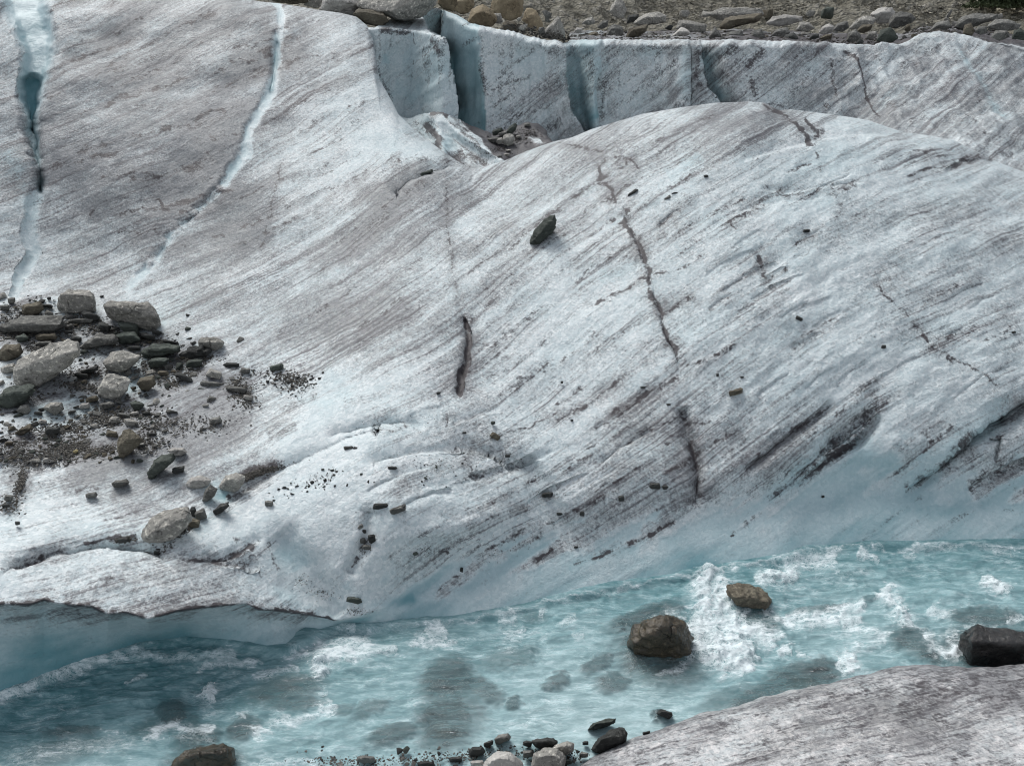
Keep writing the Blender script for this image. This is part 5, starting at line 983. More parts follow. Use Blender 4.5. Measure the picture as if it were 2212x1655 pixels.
L = [(98, 728, 46, 15, 3, 'brown', 'ochre flat stone under the long left edge slab', 'stone'), (95, 742, 40, 10, 0, 'grey', 'thin grey plate just below the ochre flat stone', 'flat_rock'), (22, 762, 56, 34, 12, 'brown', 'brown layered rock at the left edge above the tilted gneiss slab', 'rock'), (18, 796, 38, 22, 14, 'pale', 'pale stone at the left edge beside the tilted gneiss slab', 'stone'),
     (47, 731, 26, 20, 25, 'green', 'green stone under the left end of the long edge slab', 'stone'), (173, 693, 60, 11, 2, 'grey', 'thin flat slab between the square block and the long edge slab', 'flat_rock'), (197, 683, 44, 16, -22, 'dark', 'black wedge of slate leaning under the square granite block', 'flat_rock'), (343, 784, 48, 21, 10, 'green', 'dark green flat stone below the long layered slab', 'flat_rock'),
     (418, 786, 40, 18, 12, 'green', 'greenish stone below the dark leaning schist slab', 'stone'), (463, 808, 36, 20, -15, 'pale', 'pale stone at the right border of the debris', 'stone'), (453, 829, 46, 12, -2, 'grey', 'thin grey plate below the pale stone at the right border', 'flat_rock'), (499, 789, 36, 11, 4, 'dark', 'dark flat stone right of the layered slabs on white ice', 'stone'),
     (397, 816, 46, 12, -25, 'dark', 'dark ridge shaped stone in the middle right of the terrace', 'stone'), (510, 841, 48, 12, -10, 'grey', 'long grey plate at the end of the debris tongue', 'flat_rock'), (247, 908, 26, 17, 0, 'pale', 'round pale stone above the triangular boulder', 'stone'), (283, 913, 34, 15, -14, 'pale', 'oblong pale stone right of the round pale stone', 'stone'),
     (291, 893, 22, 9, 12, 'white', 'small light chip below the flat greenish stone', 'stone'), (316, 893, 19, 9, -4, 'dark', 'dark chip right of the small light chip', 'stone'), (268, 897, 28, 7, -14, 'grey', 'thin grey splinter lying left of the small light chip', 'stone'), (465, 909, 30, 17, 10, 'grey', 'rough grey stone alone on the brown ice at terrace right', 'stone'), (444, 876, 16, 6, 5, 'pale', 'little pale flake on the brown ice above the rough grey stone', 'stone'),
     (536, 859, 23, 12, -15, 'white', 'pale chip on the dark end of the debris tongue', 'stone'), (530, 801, 24, 15, -10, 'grey', 'grey stone on the white ice above the debris tongue', 'stone'), (598, 794, 34, 14, 15, 'green', 'green flat stone far right on the white ice', 'stone'), (92, 911, 18, 12, 0, 'white', 'small whitish stone above the dark slate plate', 'stone'),
     (99, 994, 16, 11, 8, 'white', 'small round whitish stone in the gravel below the slate plate', 'stone'), (164, 975, 13, 8, 30, 'yellow', 'small yellow quartz pebble in the gravel', 'pebble'), (329, 938, 24, 6, 4, 'dark', 'thin black flake right of the triangular boulder', 'stone'), (243, 938, 30, 16, -10, 'brown', 'brown stone half behind the triangular boulder', 'stone'), (303, 961, 20, 7, 20, 'grey', 'little plate at the right foot of the triangular boulder', 'stone'),
     (52, 929, 46, 14, 30, 'brown', 'ridge of brown stones left of the dark slate plate', 'stone'), (20, 958, 20, 10, 0, 'brown', 'brown pebble at the left edge in the gravel', 'pebble'), (155, 890, 20, 8, 8, 'dark', 'dark flat stone right of the largest pale flat stone', 'stone'), (83, 893, 20, 8, -5, 'dark', 'dark flat stone left of the largest pale flat stone', 'stone'), (200, 862, 30, 12, 15, 'brown', 'brown stone under the left corner of the cube shaped block', 'stone'),
     (229, 876, 34, 16, 10, 'grey', 'grey rubble stone under the cube shaped granite block', 'stone'), (318, 727, 40, 14, -15, 'dark', 'dark plate below the right foot of the big granite block', 'flat_rock'), (368, 739, 42, 7, -14, 'dark', 'thin dark plate above the long layered schist slab', 'flat_rock'), (338, 718, 26, 10, -20, 'dark', 'dark stone in the shade of the big granite block', 'stone'), (70, 668, 50, 28, 10, 'brown', 'heap of brown earthy rock left of the square block', 'rock'),
     (10, 664, 22, 12, 0, 'grey', 'grey stone at the left edge behind the brown heap', 'stone'), (100, 661, 34, 8, -8, 'dark', 'dark flat plate behind the brown earthy heap', 'flat_rock'), (25, 650, 18, 14, 0, 'grey', 'small grey stone highest on the left edge of the terrace', 'stone'), (106, 645, 10, 8, 0, 'dark', 'dark pebble left of the square granite block', 'pebble'), (225, 707, 34, 18, -25, 'dark', 'dark broken stone between thin slab and green schist rock', 'stone'),
     (165, 733, 28, 12, -10, 'dark', 'dark chip above the tilted gneiss slab', 'stone'), (147, 718, 20, 8, 0, 'dark', 'little dark plate on white ice above the tilted gneiss slab', 'stone'), (300, 700, 22, 10, 0, 'dark', 'dark chip in the shadow under the big granite block', 'stone'), (195, 800, 40, 12, 20, 'dark', 'dark splintery stone right of the tilted gneiss slab', 'stone'), (176, 812, 34, 11, -8, 'dark', 'dark splintery stone below the tilted gneiss slab', 'stone'), (352, 806, 26, 10, -4, 'brown', 'brown flat stone below the dark green flat stone', 'stone'), (290, 752, 30, 10, 0, 'dark', 'dark stone above the pale flat topped rock', 'stone'),
     (12, 1092, 18, 9, 0, 'dark', 'dark pebble at the left edge low on the ice', 'pebble'), (38, 1130, 12, 9, 10, 'dark', 'black pebble alone on the ice at far lower left', 'pebble'), (18, 1075, 20, 14, -10, 'grey', 'grey stone at the left edge above the dark pebble', 'stone'), (267, 1166, 28, 13, 10, 'dark', 'black stony clot left of the speckled granite boulder', 'stone'), (340, 1195, 16, 10, -20, 'dark', 'black chip below the speckled granite boulder', 'stone'),
     # hump and fringe
     (765, 1296, 37, 14, -8, 'green', 'dark oval stone at the waterline at the end of the ice tongue', 'stone'), (783, 1168, 16, 13, 0, 'grey', 'left dark pebble of the pair in the groove of the white hump', 'pebble'), (803, 1163, 17, 20, 20, 'dark', 'right dark stone of the pair in the groove of the white hump', 'stone'), (793, 1182, 22, 12, -10, 'grey', 'grey stone under the pair in the groove of the white hump', 'stone'), (786, 1148, 11, 8, 0, 'dark', 'small dark pebble above the pair in the groove', 'pebble'), (779, 1138, 14, 9, 40, 'grey', 'grey flake high in the groove of the white hump', 'stone'),
     (897, 1196, 13, 8, 0, 'green', 'small green pebble low on the white hump', 'pebble'), (997, 1231, 8, 12, 0, 'dark', 'dark upright pebble near the blue fringe', 'pebble'), (1070, 943, 24, 13, -30, 'brown', 'olive brown stone in the trough above the white hump', 'stone'), (1065, 914, 10, 8, 0, 'green', 'small green pebble above the olive brown stone', 'pebble'), (1415, 1050, 26, 14, -4, 'dark', 'dark stone at the foot of the dome left of the black crack', 'stone'), (1437, 1053, 14, 10, 0, 'dark', 'small dark chip touching the stone at the foot of the dome', 'pebble'),
     (1342, 1077, 13, 13, 0, 'dark', 'round black pebble at the foot of the dome', 'pebble'), (847, 1011, 22, 8, -5, 'dark', 'flat black stone on top of the white hump', 'stone'), (753, 968, 26, 10, 0, 'dark', 'dark stone behind the crest of the white hump', 'stone'), (768, 969, 12, 8, 0, 'dark', 'dark chip right of the stone behind the crest of the hump', 'pebble'), (1003, 935, 9, 5, 0, 'dark', 'black pebble in the trough left of the olive brown stone', 'pebble'), (1096, 985, 12, 7, 0, 'dark', 'black pebble below the olive brown stone', 'pebble'), (1183, 1069, 28, 12, 5, 'dark', 'dark flat stone in the groove right of the white hump', 'stone'), (1210, 1110, 16, 7, 0, 'dark', 'flat dark chip below the stone in the groove', 'pebble'), (1257, 1110, 12, 12, 0, 'dark', 'black pebble right of the flat dark chip', 'pebble'), (1244, 1182, 10, 5, 0, 'dark', 'black pebble above the fringe notch', 'pebble'),
     (822, 1093, 38, 14, 4, 'dark', 'dark crusty stone at the left of a gravel ridge on the hump', 'stone'), (860, 1101, 40, 16, 18, 'grey', 'grey crusty stone at the right of a gravel ridge on the hump', 'stone'), (581, 1088, 20, 14, 0, 'grey', 'grey green pebble lowest left on the white hump', 'pebble'),
     # dome
     (1525, 381, 10, 6, 0, 'dark', 'black pebble high on the middle of the dome', 'pebble'), (1853, 407, 11, 7, 0, 'dark', 'black pebble beside a dirty crack on the right of the dome', 'pebble'), (1742, 499, 15, 7, 0, 'dark', 'flat black pebble in the bright middle of the dome', 'pebble'), (1726, 688, 18, 9, -25, 'dark', 'black splinter on the right face of the dome', 'pebble'), (1909, 750, 11, 9, 0, 'dark', 'round black pebble right of the black splinter', 'pebble'), (1588, 848, 35, 15, 18, 'brown', 'olive flat stone alone on the lower right of the dome', 'stone'), (1550, 811, 6, 9, 0, 'dark', 'tiny black pebble above the olive flat stone', 'pebble'), (1603, 815, 9, 5, 0, 'dark', 'tiny black chip right above the olive flat stone', 'pebble'),
     (1778, 1073, 7, 6, 0, 'dark', 'tiny black pebble low on the blue tinted ice', 'pebble'), (2190, 718, 11, 5, 10, 'dark', 'tiny dark flake at the right edge of the dome', 'pebble'), (2133, 753, 6, 5, 0, 'dark', 'tiny dark pebble left of the flake at the right edge', 'pebble'), (947, 849, 10, 5, 0, 'dark', 'black chip left of the short black crack', 'pebble'), (865, 687, 7, 5, 20, 'dark', 'tiny black chip on the grey flank left of the cracks', 'pebble'), (1214, 826, 6, 6, 0, 'dark', 'tiny black pebble between the two cracks', 'pebble'), (1389, 837, 12, 5, 0, 'dark', 'flat black chip near the long crack low on the dome', 'pebble'), (1444, 874, 10, 5, 0, 'dark', 'black chip at the head of the wide black crack', 'pebble'), (1235, 908, 7, 5, 0, 'dark', 'tiny dark pebble low between the cracks', 'pebble'),
     (1367, 417, 28, 7, 38, 'dark', 'narrow black slate sliver beside the crack high on the dome', 'stone'), (1442, 429, 18, 8, 35, 'grey', 'grey sliver right of the black slate sliver', 'stone'), (1459, 418, 17, 5, 15, 'dark', 'thin black flake right of the grey sliver', 'pebble'), (921, 374, 34, 9, 22, 'green', 'green plate half sunk at the edge of the gravel patch on the flank', 'flat_rock'), (870, 350, 24, 6, -10, 'dark', 'dark flake left of the gravel patch on the flank', 'stone')]
for x, y, w_, h_, r_, m_, lb, nm in L: lump(x, y, w_, h_, r_, m_, lb, nm)
rock([(1145, 527), (1149, 510), (1160, 490), (1184, 470), (1199, 464), (1201, 490), (1194, 504), (1168, 528), (1159, 534), (1150, 531)], 'green', 'lone grey green boulder perched on the bare slope of the dome', 'boulder', [(1158, 514), (1176, 494), (1192, 478)], worn=.22, thick=.9, plates=.6, sink=-.05)

# ------------------------------------------------------------------ hollow
rock([(1086, 303), (1088, 293), (1100, 288), (1111, 293), (1113, 304), (1108, 313), (1098, 317), (1088, 310)], 'pale', 'round pale boulder on the grit of the hollow', 'boulder', surf='h', worn=.5)
rock([(1093, 287), (1100, 275), (1112, 266), (1117, 270), (1114, 282), (1106, 289), (1096, 290)], 'green', 'pointed slab standing up behind the round boulder in the hollow', 'flat_rock', surf='h')
for a in [(1075, 285, 26, 14, 20, 'green', 'greenish stone left of the pointed slab in the hollow', 'stone'), (1086, 289, 22, 8, 20, 'grey', 'narrow grey stone between pointed slab and greenish stone', 'stone'), (1068, 303, 28, 13, 5, 'grey', 'grey stone left of the round boulder in the hollow', 'stone'), (1080, 305, 18, 14, 10, 'pale', 'pale stone touching the round boulder in the hollow', 'stone'), (1120, 296, 12, 7, 10, 'pale', 'small pale stone right of the round boulder in the hollow', 'stone'), (1098, 326, 12, 5, 0, 'pale', 'small flat stone below the round boulder in the hollow', 'stone'), (1094, 335, 14, 6, 0, 'pale', 'pale flake low in the grit of the hollow', 'stone'), (1080, 338, 12, 5, 0, 'grey', 'grey flake left of the pale flake in the grit', 'stone'), (1140, 270, 14, 7, 0, 'grey', 'grey stone on the crest of the grit heap', 'stone')]:
    lump(*a, surf='h')

# ------------------------------------------------------------------ stones in and beside the stream
rock([(1362, 1392), (1370, 1355), (1400, 1337), (1440, 1325), (1478, 1342), (1498, 1378), (1494, 1412), (1470, 1440), (1425, 1455), (1385, 1440)], 'wet', 'big wet brown boulder with water sliding round it left of the white rapid', 'boulder', [(1395, 1372), (1430, 1352), (1465, 1368), (1440, 1400)], surf='w', worn=.35, thick=.7, Yfix=float(y_for_z(1425, 0)), sink=-.4, rough=1.6)
rock([(1568, 1285), (1578, 1266), (1608, 1262), (1642, 1274), (1668, 1295), (1667, 1312), (1650, 1324), (1625, 1318), (1590, 1310)], 'brown', 'pale brown boulder standing in the white rapid', 'boulder', [(1590, 1290), (1620, 1288), (1655, 1302)], surf='w', worn=.3, plates=1, rough=1.5, sink=-.45)
rock([(2072, 1395), (2082, 1362), (2110, 1353), (2150, 1366), (2240, 1368), (2240, 1446), (2150, 1446), (2090, 1438)], 'wetblack', 'black wet boulder at the right edge against the near ice bank', 'boulder', [(2100, 1385), (2150, 1388), (2220, 1390)], surf='w', worn=.4, thick=.6, sink=-.3, rough=1.5)
rock([(362, 1668), (385, 1640), (400, 1624), (433, 1613), (480, 1610), (503, 1617), (505, 1643), (497, 1672)], 'wet', 'wet brown boulder cut by the bottom of the view in shallow water', 'boulder', surf='w', worn=.4, thick=.6, sink=-.3, rough=1.5)
rock([(1044, 1660), (1050, 1638), (1075, 1622), (1105, 1625), (1127, 1645), (1130, 1672), (1050, 1680)], 'white', 'pale granite boulder at the bottom edge on the near shore', 'boulder', surf=.12, worn=.5)
rock([(1148, 1655), (1152, 1628), (1175, 1615), (1205, 1618), (1221, 1635), (1218, 1672), (1160, 1675)], 'pale', 'grey granite boulder at the bottom edge right of the pale one', 'boulder', surf=.12, worn=.4)
rock([(1188, 1622), (1200, 1608), (1225, 1600), (1240, 1606), (1238, 1622), (1215, 1634), (1195, 1632)], 'pale', 'light stone behind the grey granite boulder on the near shore', 'rock', surf=.08)
rock([(1148, 1600), (1165, 1597), (1185, 1592), (1203, 1600), (1200, 1614), (1180, 1620), (1158, 1612)], 'dark', 'dark broken rock with a hollow under it on the near shore', 'rock', surf=.06, rough=2)
rock([(1269, 1576), (1280, 1562), (1310, 1553), (1332, 1550), (1330, 1560), (1305, 1571), (1280, 1577)], 'green', 'narrow dark stone lying in shallow water off the near bank', 'stone', surf=.02, thick=.5)
rock([(1280, 1618), (1290, 1598), (1320, 1580), (1345, 1573), (1356, 1582), (1350, 1598), (1320, 1615), (1295, 1624)], 'dark', 'dark speckled rock at the foot of the near ice bank', 'rock', surf=.05, rough=2)
L = [(1436, 1541, 34, 18, -25, 'dark', 'small dark stone half under water beside the near bank', 'stone', .0), (1086, 1594, 36, 20, 20, 'grey', 'grey stone at the waterline left of the dark broken rock', 'stone', .02), (1056, 1606, 26, 12, 25, 'dark', 'dark stone left of the grey stone at the waterline', 'stone', .02), (790, 1640, 44, 18, 0, 'grey', 'grey flat stone in the shallows at the bottom of the view', 'stone', .02), (1172, 1630, 30, 20, -10, 'dark', 'dark stone between the grey boulder and the dark broken rock', 'stone', .05),
     (1030, 1650, 30, 18, 0, 'white', 'light stone left of the pale granite boulder at the bottom', 'stone', .06), (1030, 1622, 34, 22, 10, 'dark', 'dark stone above the light stone at the bottom', 'stone', .03), (1265, 1605, 14, 10, 0, 'dark', 'round dark pebble left of the dark speckled rock', 'pebble', .03), (1397, 1583, 18, 8, 10, 'dark', 'dark chip on the lip of the near bank', 'pebble', .05), (1262, 1630, 20, 12, 0, 'grey', 'grey pebble below the dark speckled rock', 'pebble', .06),
     (985, 1640, 30, 12, 0, 'dark', 'dark flat pebble in the shallows at the bottom', 'pebble', .0), (1140, 1606, 22, 14, 0, 'dark', 'dark pebble touching the dark broken rock', 'pebble', .04), (1140, 1628, 26, 18, 0, 'grey', 'grey stone between the two granite boulders at the bottom', 'stone', .06), (920, 1650, 40, 14, 0, 'dark', 'dark stone cut by the bottom of the view', 'stone', .0), (1225, 1645, 24, 14, 0, 'green', 'greenish stone right of the grey granite boulder', 'stone', .08), (20, 1622, 2, 2, 0, 'dark', '', '', 0)]
for x, y, w_, h_, r_, m_, lb, nm, zz in L[:-1]: lump(x, y, w_, h_, r_, m_, lb, nm, surf=zz)
SUNKLAB = 'dark stone lying under the moving turquoise water of the stream'
for i, (x, y, a, b, r_, s) in enumerate(SUNK):
    z = -.13 - .10 * (1 - s)
    Yb = float(y_for_z(y, z)); p = pt(x, y, Yb); mpp = Yb / (CP + (CY - y) / F * SP) / F
    r = np.random.default_rng(i + 900); n = 26
    d = r.normal(0, 1, (n, 3)); d /= np.linalg.norm(d, axis=1, keepdims=True); d *= r.uniform(.85, 1.05, (n, 1))
    rx, ry = a * 1.12 * mpp, b * 1.12 * mpp / math.sin(math.radians(42)); t_ = math.radians(r_)
    q = np.stack([d[:, 0] * rx, d[:, 1] * ry, d[:, 2] * .30], -1)
    q = np.stack([q[:, 0] * math.cos(t_) - q[:, 1] * math.sin(t_), q[:, 0] * math.sin(t_) + q[:, 1] * math.cos(t_), q[:, 2]], -1)
    V, Fc = hull(q); V, Fc = weather(V, Fc, 3, max(rx, ry) * 2, i, .5)
    o = mesh_obj('sunken_rock', V, Fc, M['wet' if i % 3 == 0 else 'wetblack']); o.location = (p[0], p[1], z - .30)
    tag(o, SUNKLAB, 'rock', 'stones lying under the water of the stream')

# ------------------------------------------------------------------ boulders along the top of the cliff
B = [([(768, 12), (800, -22), (860, -40), (948, -34), (945, 2), (936, 14), (913, 33), (877, 43), (855, 41), (838, 36), (812, 26), (785, 22)], 'pale', 'huge pale slab boulder overhanging the ice at the top left of the cliff', [(845, 26), (872, 14), (905, -8), (940, -20)], 27.2),
     ([(764, 30), (777, 22), (800, 24), (827, 27), (840, 47), (828, 58), (812, 56), (790, 50)], 'brown', 'dark brown boulder beneath the huge pale slab', [(778, 28), (805, 30), (828, 34)], 26.6),
     ([(690, 22), (696, -10), (740, -25), (772, -10), (780, 10), (764, 30), (740, 28), (712, 26)], 'white', 'whitish rounded boulder left of the huge pale slab', None, 27.5),
     ([(655, 12), (670, -14), (700, -20), (700, 14), (685, 18)], 'pale', 'pale boulder cut by the top of the view left of the rounded one', None, 28.5),
     ([(570, -2), (582, -22), (660, -26), (664, 4), (645, 9), (600, 4)], 'brown', 'brown rock peeping over the crest at the head of the narrow channel', None, 28),
     ([(730, 33), (742, 22), (765, 26), (770, 34), (752, 40)], 'grey', 'small grey rock under the whitish rounded boulder', None, 27.2),
     ([(945, 8), (950, -20), (985, -24), (988, 10), (978, 26), (960, 20)], 'ochre', 'rusty stained boulder at the right of the huge pale slab', None, 29.0),
     ([(975, 20), (985, -8), (1020, -14), (1024, 12), (1012, 28), (996, 30)], 'ochre', 'smooth ochre boulder right of the rusty stained one', None, 30.5),
     ([(1010, 50), (1018, 22), (1042, 10), (1064, 24), (1074, 44), (1062, 58), (1030, 56)], 'ochre', 'cracked ochre rock knob standing behind the ice edge', None, 31.5),
     ([(1062, 40), (1064, 30), (1082, 30), (1086, 48), (1070, 52)], 'pale', 'square pale block beside the cracked ochre knob', None, 32),
     ([(1060, 20), (1075, -25), (1110, -30), (1130, 0), (1128, 34), (1100, 48), (1075, 34)], 'ochre', 'tall brown outcrop at the foot of the moraine', None, 38),
     ([(1128, 44), (1138, 18), (1158, 22), (1172, 50), (1176, 68), (1150, 66)], 'ochre', 'pale striped outcrop left of the pyramid boulder', None, 36),
     ([(1080, 64), (1092, 44), (1112, 46), (1124, 66), (1100, 72)], 'brown', 'brown rock in front of the tall outcrop', None, 31),
     ([(1173, 72), (1187, 55), (1206, 36), (1213, 50), (1220, 74), (1217, 81), (1195, 87), (1178, 82)], 'pale', 'grey pyramid shaped boulder standing on the edge of the cliff', [(1190, 66), (1206, 44), (1212, 74)], 28),
     ([(1318, 26), (1322, 12), (1331, -2), (1346, 2), (1354, 22), (1346, 42), (1328, 38)], 'pale', 'tall tan boulder stuck in the moraine slope', None, 44),
     ([(1369, 52), (1380, 38), (1397, 30), (1422, 26), (1438, 35), (1437, 47), (1416, 53), (1392, 56)], 'pale', 'broad smooth grey boulder at the foot of the moraine', None, 40), ([(1353, 52), (1356, 34), (1380, 31), (1380, 46)], 'dark', 'dark squared slab left of the broad smooth boulder', None, 41),
     ([(1515, 36), (1519, 25), (1560, 20), (1642, 19), (1650, 32), (1630, 40), (1560, 42)], 'pale', 'very long pale flat slab lying on the moraine foot', [(1520, 33), (1580, 32), (1645, 30)], 44), ([(1556, 60), (1566, 42), (1600, 34), (1645, 32), (1640, 44), (1600, 56), (1570, 62)], 'brown', 'dark brown boulder supporting the very long pale slab', None, 40),
     ([(1460, 62), (1468, 47), (1490, 45), (1527, 56), (1520, 70), (1490, 70)], 'pale', 'pale wedge boulder behind the bright white rock', None, 36), ([(1449, 81), (1462, 68), (1472, 60), (1487, 66), (1492, 74), (1470, 82)], 'white', 'bright white faceted rock near the cliff edge left of the long slab', None, 30),
     ([(1530, 82), (1536, 70), (1545, 59), (1558, 78), (1552, 86), (1536, 86)], 'grey', 'grey pointed rock right of the bright white faceted one', None, 29), ([(1566, 83), (1572, 70), (1602, 66), (1605, 80), (1590, 86), (1572, 86)], 'grey', 'grey squat rock below the dark brown boulder', None, 29), ([(1619, 86), (1625, 68), (1645, 63), (1652, 80), (1640, 91), (1624, 90)], 'grey', 'grey blocky rock at the cliff edge below the long slab', None, 28.5),
     ([(1309, 80), (1314, 60), (1328, 53), (1344, 60), (1347, 76), (1330, 82)], 'grey', 'grey round shouldered rock left of centre on the cliff top', None, 31), ([(1352, 82), (1360, 64), (1385, 56), (1400, 54), (1396, 68), (1372, 83)], 'brown', 'brown slanting rock right of the round shouldered one', None, 31), ([(1266, 82), (1276, 72), (1288, 68), (1298, 82), (1280, 86)], 'brown', 'brown low rock right of the snow patch by the pyramid boulder', None, 29.5), ([(1256, 52), (1268, 40), (1280, 38), (1286, 50), (1272, 56)], 'pale', 'pale sharp rock behind the brown low rock', None, 38), ([(1290, 60), (1300, 46), (1314, 44), (1312, 58), (1300, 64)], 'grey', 'grey pointed rock behind the round shouldered one', None, 36), ([(1240, 68), (1246, 60), (1258, 62), (1258, 72), (1246, 73)], 'white', 'small whitish rock right of the pyramid boulder', None, 33),
     ([(1655, 52), (1668, 38), (1700, 31), (1735, 36), (1734, 46), (1706, 52), (1680, 57)], 'white', 'pale tilted slab boulder right of the very long slab', None, 38), ([(1666, 78), (1676, 66), (1700, 60), (1706, 72), (1690, 80)], 'grey', 'grey ridge shaped rock below the pale tilted slab', None, 31), ([(1690, 88), (1696, 76), (1715, 71), (1725, 84), (1712, 92), (1698, 92)], 'dark', 'dark angular rock on the very edge of the cliff', None, 28.5), ([(1720, 66), (1728, 48), (1748, 48), (1760, 62), (1745, 70)], 'pale', 'pale flat faced rock right of the tilted slab', None, 35),
     ([(1768, 72), (1778, 58), (1792, 52), (1803, 58), (1798, 70), (1780, 75)], 'white', 'white wedge shaped rock in the middle of the right boulder row', None, 32), ([(1800, 66), (1808, 52), (1830, 46), (1834, 60), (1820, 70)], 'grey', 'grey rock right of the white wedge shaped one', None, 34), ([(1835, 62), (1848, 44), (1872, 35), (1893, 42), (1884, 55), (1856, 64)], 'pale', 'pale grey slab leaning below the tan topped boulder', None, 35), ([(1879, 32), (1898, 20), (1928, 17), (1934, 28), (1920, 50), (1897, 53), (1888, 42)], 'white', 'tan and white boulder with a bright flat face', None, 36), ([(1918, 58), (1926, 36), (1945, 26), (1970, 30), (1978, 41), (1970, 50), (1935, 61)], 'grey', 'largest grey boulder of the right boulder row', None, 35),
     ([(1850, 68), (1862, 55), (1885, 53), (1880, 66), (1866, 72)], 'brown', 'dark brown rock below the pale grey leaning slab', None, 32), ([(1892, 88), (1902, 68), (1924, 58), (1940, 82), (1930, 90), (1905, 93)], 'green', 'greenish triangular boulder at the cliff edge under the largest one', None, 29), ([(1827, 90), (1832, 72), (1850, 64), (1858, 76), (1864, 88), (1842, 93)], 'grey', 'grey arched rock at the cliff edge left of the triangular boulder', None, 29.5), ([(1850, 92), (1858, 84), (1866, 90), (1862, 97), (1852, 97)], 'dark', 'small dark rock right of the grey arched rock', None, 28.3), ([(1870, 84), (1874, 70), (1894, 68), (1896, 80), (1884, 86)], 'pale', 'pale rock between arched rock and triangular boulder', None, 31), ([(1952, 66), (1958, 55), (1966, 53), (1968, 66), (1960, 70)], 'brown', 'small tan rock right of the largest grey boulder', None, 32), ([(1770, 84), (1784, 75), (1798, 74), (1796, 84), (1780, 88)], 'brown', 'brown flat rock below the white wedge', None, 29.5), ([(1748, 84), (1756, 74), (1768, 74), (1770, 82), (1758, 86)], 'dark', 'dark flat rock left of the brown flat one', None, 29.5),
     ([(2060, 60), (2080, 36), (2110, 31), (2155, 33), (2150, 42), (2110, 55), (2080, 64)], 'grey', 'bluish grey flat slab at the right below the sunlit scree', None, 31), ([(2130, 60), (2150, 44), (2180, 42), (2206, 54), (2200, 64), (2160, 66)], 'grey', 'grey sloping slab right of the bluish flat one', None, 30), ([(2080, 74), (2084, 54), (2098, 50), (2106, 66), (2100, 78)], 'brown', 'brown upright rock on the right shoulder of the cliff', None, 29), ([(2186, 84), (2190, 68), (2205, 62), (2222, 72), (2218, 88)], 'green', 'dark green rock at the right edge of the cliff top', None, 27.5), ([(2104, 70), (2112, 58), (2130, 58), (2134, 72), (2118, 76)], 'grey', 'grey rock right of the brown upright one', None, 29), ([(2140, 82), (2150, 68), (2176, 66), (2182, 80), (2160, 88)], 'grey', 'broad grey rock on the right shoulder near the edge', None, 28), ([(2010, 66), (2022, 50), (2048, 46), (2056, 60), (2036, 68)], 'grey', 'grey rock behind the white ice shoulder', None, 31)]
for out_, m_, lb, rg, yf in B:
    o_ = np.asarray(out_, float)
    if yf < 27.9 and o_[:, 0].mean() > 1100: yf = 27.6
    rock(out_, m_, lb, 'boulder' if (o_[:, 0].max() - o_[:, 0].min()) > 42 else 'rock', rg, Yfix=yf, worn=.25, level=3 if (o_[:, 0].max() - o_[:, 0].min()) < 90 else 4)

def free(x, y, rr, k=.9):
    return all(((x - a) / (c * k + rr)) ** 2 + ((y - b) / (d * k + rr)) ** 2 > 1 for a, b, c, d in TAKEN)

for i, (x, y, w_, h_, m_) in enumerate([(-60, 700, 60, 30, 'grey'), (-90, 790, 70, 40, 'pale'), (-40, 760, 40, 22, 'green'), (-70, 870, 50, 26, 'grey'), (-120, 900, 40, 24, 'brown'), (-50, 940, 30, 16, 'grey'), (-150, 740, 60, 34, 'pale')]):
    lump(x, y, w_, h_, 8, m_, 'rock of the debris terrace lying just beyond the left edge of the view', 'rock', group='rocks beyond the left edge')
# loose stones that nothing tells apart
PROTO = []
for i in range(14):
    r = np.random.default_rng(500 + i); n = int(r.integers(9, 13))
    d = r.normal(0, 1, (n, 3)); d /= np.linalg.norm(d, axis=1, keepdims=True)
    q = np.sign(d) * np.abs(d) ** .7 * [.5, .42, .30] * r.uniform(.75, 1.1, (n, 1))
    V, Fc = hull(q); PROTO.append((V, Fc))
PM = {}
def proto_mesh(i, mat):
    if (i, mat) not in PM:
        V, Fc = PROTO[i]; V, Fc = weather(V, Fc, 2, 1.0, i + 40, .1)
        o = mesh_obj('stone', V, Fc, M[mat]); PM[(i, mat)] = o.data; bpy.data.objects.remove(o)
    return PM[(i, mat)]
def scatter(n, draw, where, mats, label, group, name='stone', seed=1, cat='stone', tries=12):
    r = np.random.default_rng(seed); made = 0
    for _ in range(n * tries):
        if made >= n: break
        x, y, s, asp = draw(r)
        if not free(x, y, s * .3): continue
        Y = where(x, y)
        if Y is None: continue
        p = pt(x, y, Y); mpp = Y / (CP + (CY - y) / F * SP) / F
        o = bpy.data.objects.new(name, proto_mesh(int(r.integers(14)), mats[int(r.integers(len(mats)))])); COL.objects.link(o)
        k = s * mpp
        o.location = p + np.array([0, 0, .10 * k * asp]); o.scale = (k * r.uniform(.85, 1.15), k * r.uniform(.8, 1.2), k * asp * 1.5)
        o.rotation_euler = (r.uniform(-.25, .25), r.uniform(-.25, .25), r.uniform(0, 6.28))
        tag(o, label, cat, group); TAKEN.append((x, y, s * .5, s * .35)); made += 1
def pick_line(poly, jit):
    p = np.asarray(poly, float)
    def f(r):
        i = r.integers(len(p) - 1); t = r.random(); q = p[i] * (1 - t) + p[i + 1] * t + r.normal(0, jit, 2) * [1, .45]
        return q
    return f
def d_shelf(r):
    x = r.uniform(1085, 2212); e = float(f_wtop(x)) if x < 1950 else float(np.interp(x, [1950, 2010, 2212], [98, 76, 92]))
    y = e - 2 - abs(r.normal(0, 1)) * 15
    return x, max(y, 34), 5 + 15 * r.random() ** 2.0, r.uniform(.7, 1.1)
scatter(70, d_shelf, lambda x, y: on_shelf(x, y), ['grey', 'grey', 'pale', 'brown', 'dark', 'green', 'pale'], 'small grey stone among the boulders on top of the ice cliff', 'small stones among the boulders on the cliff top', seed=3)
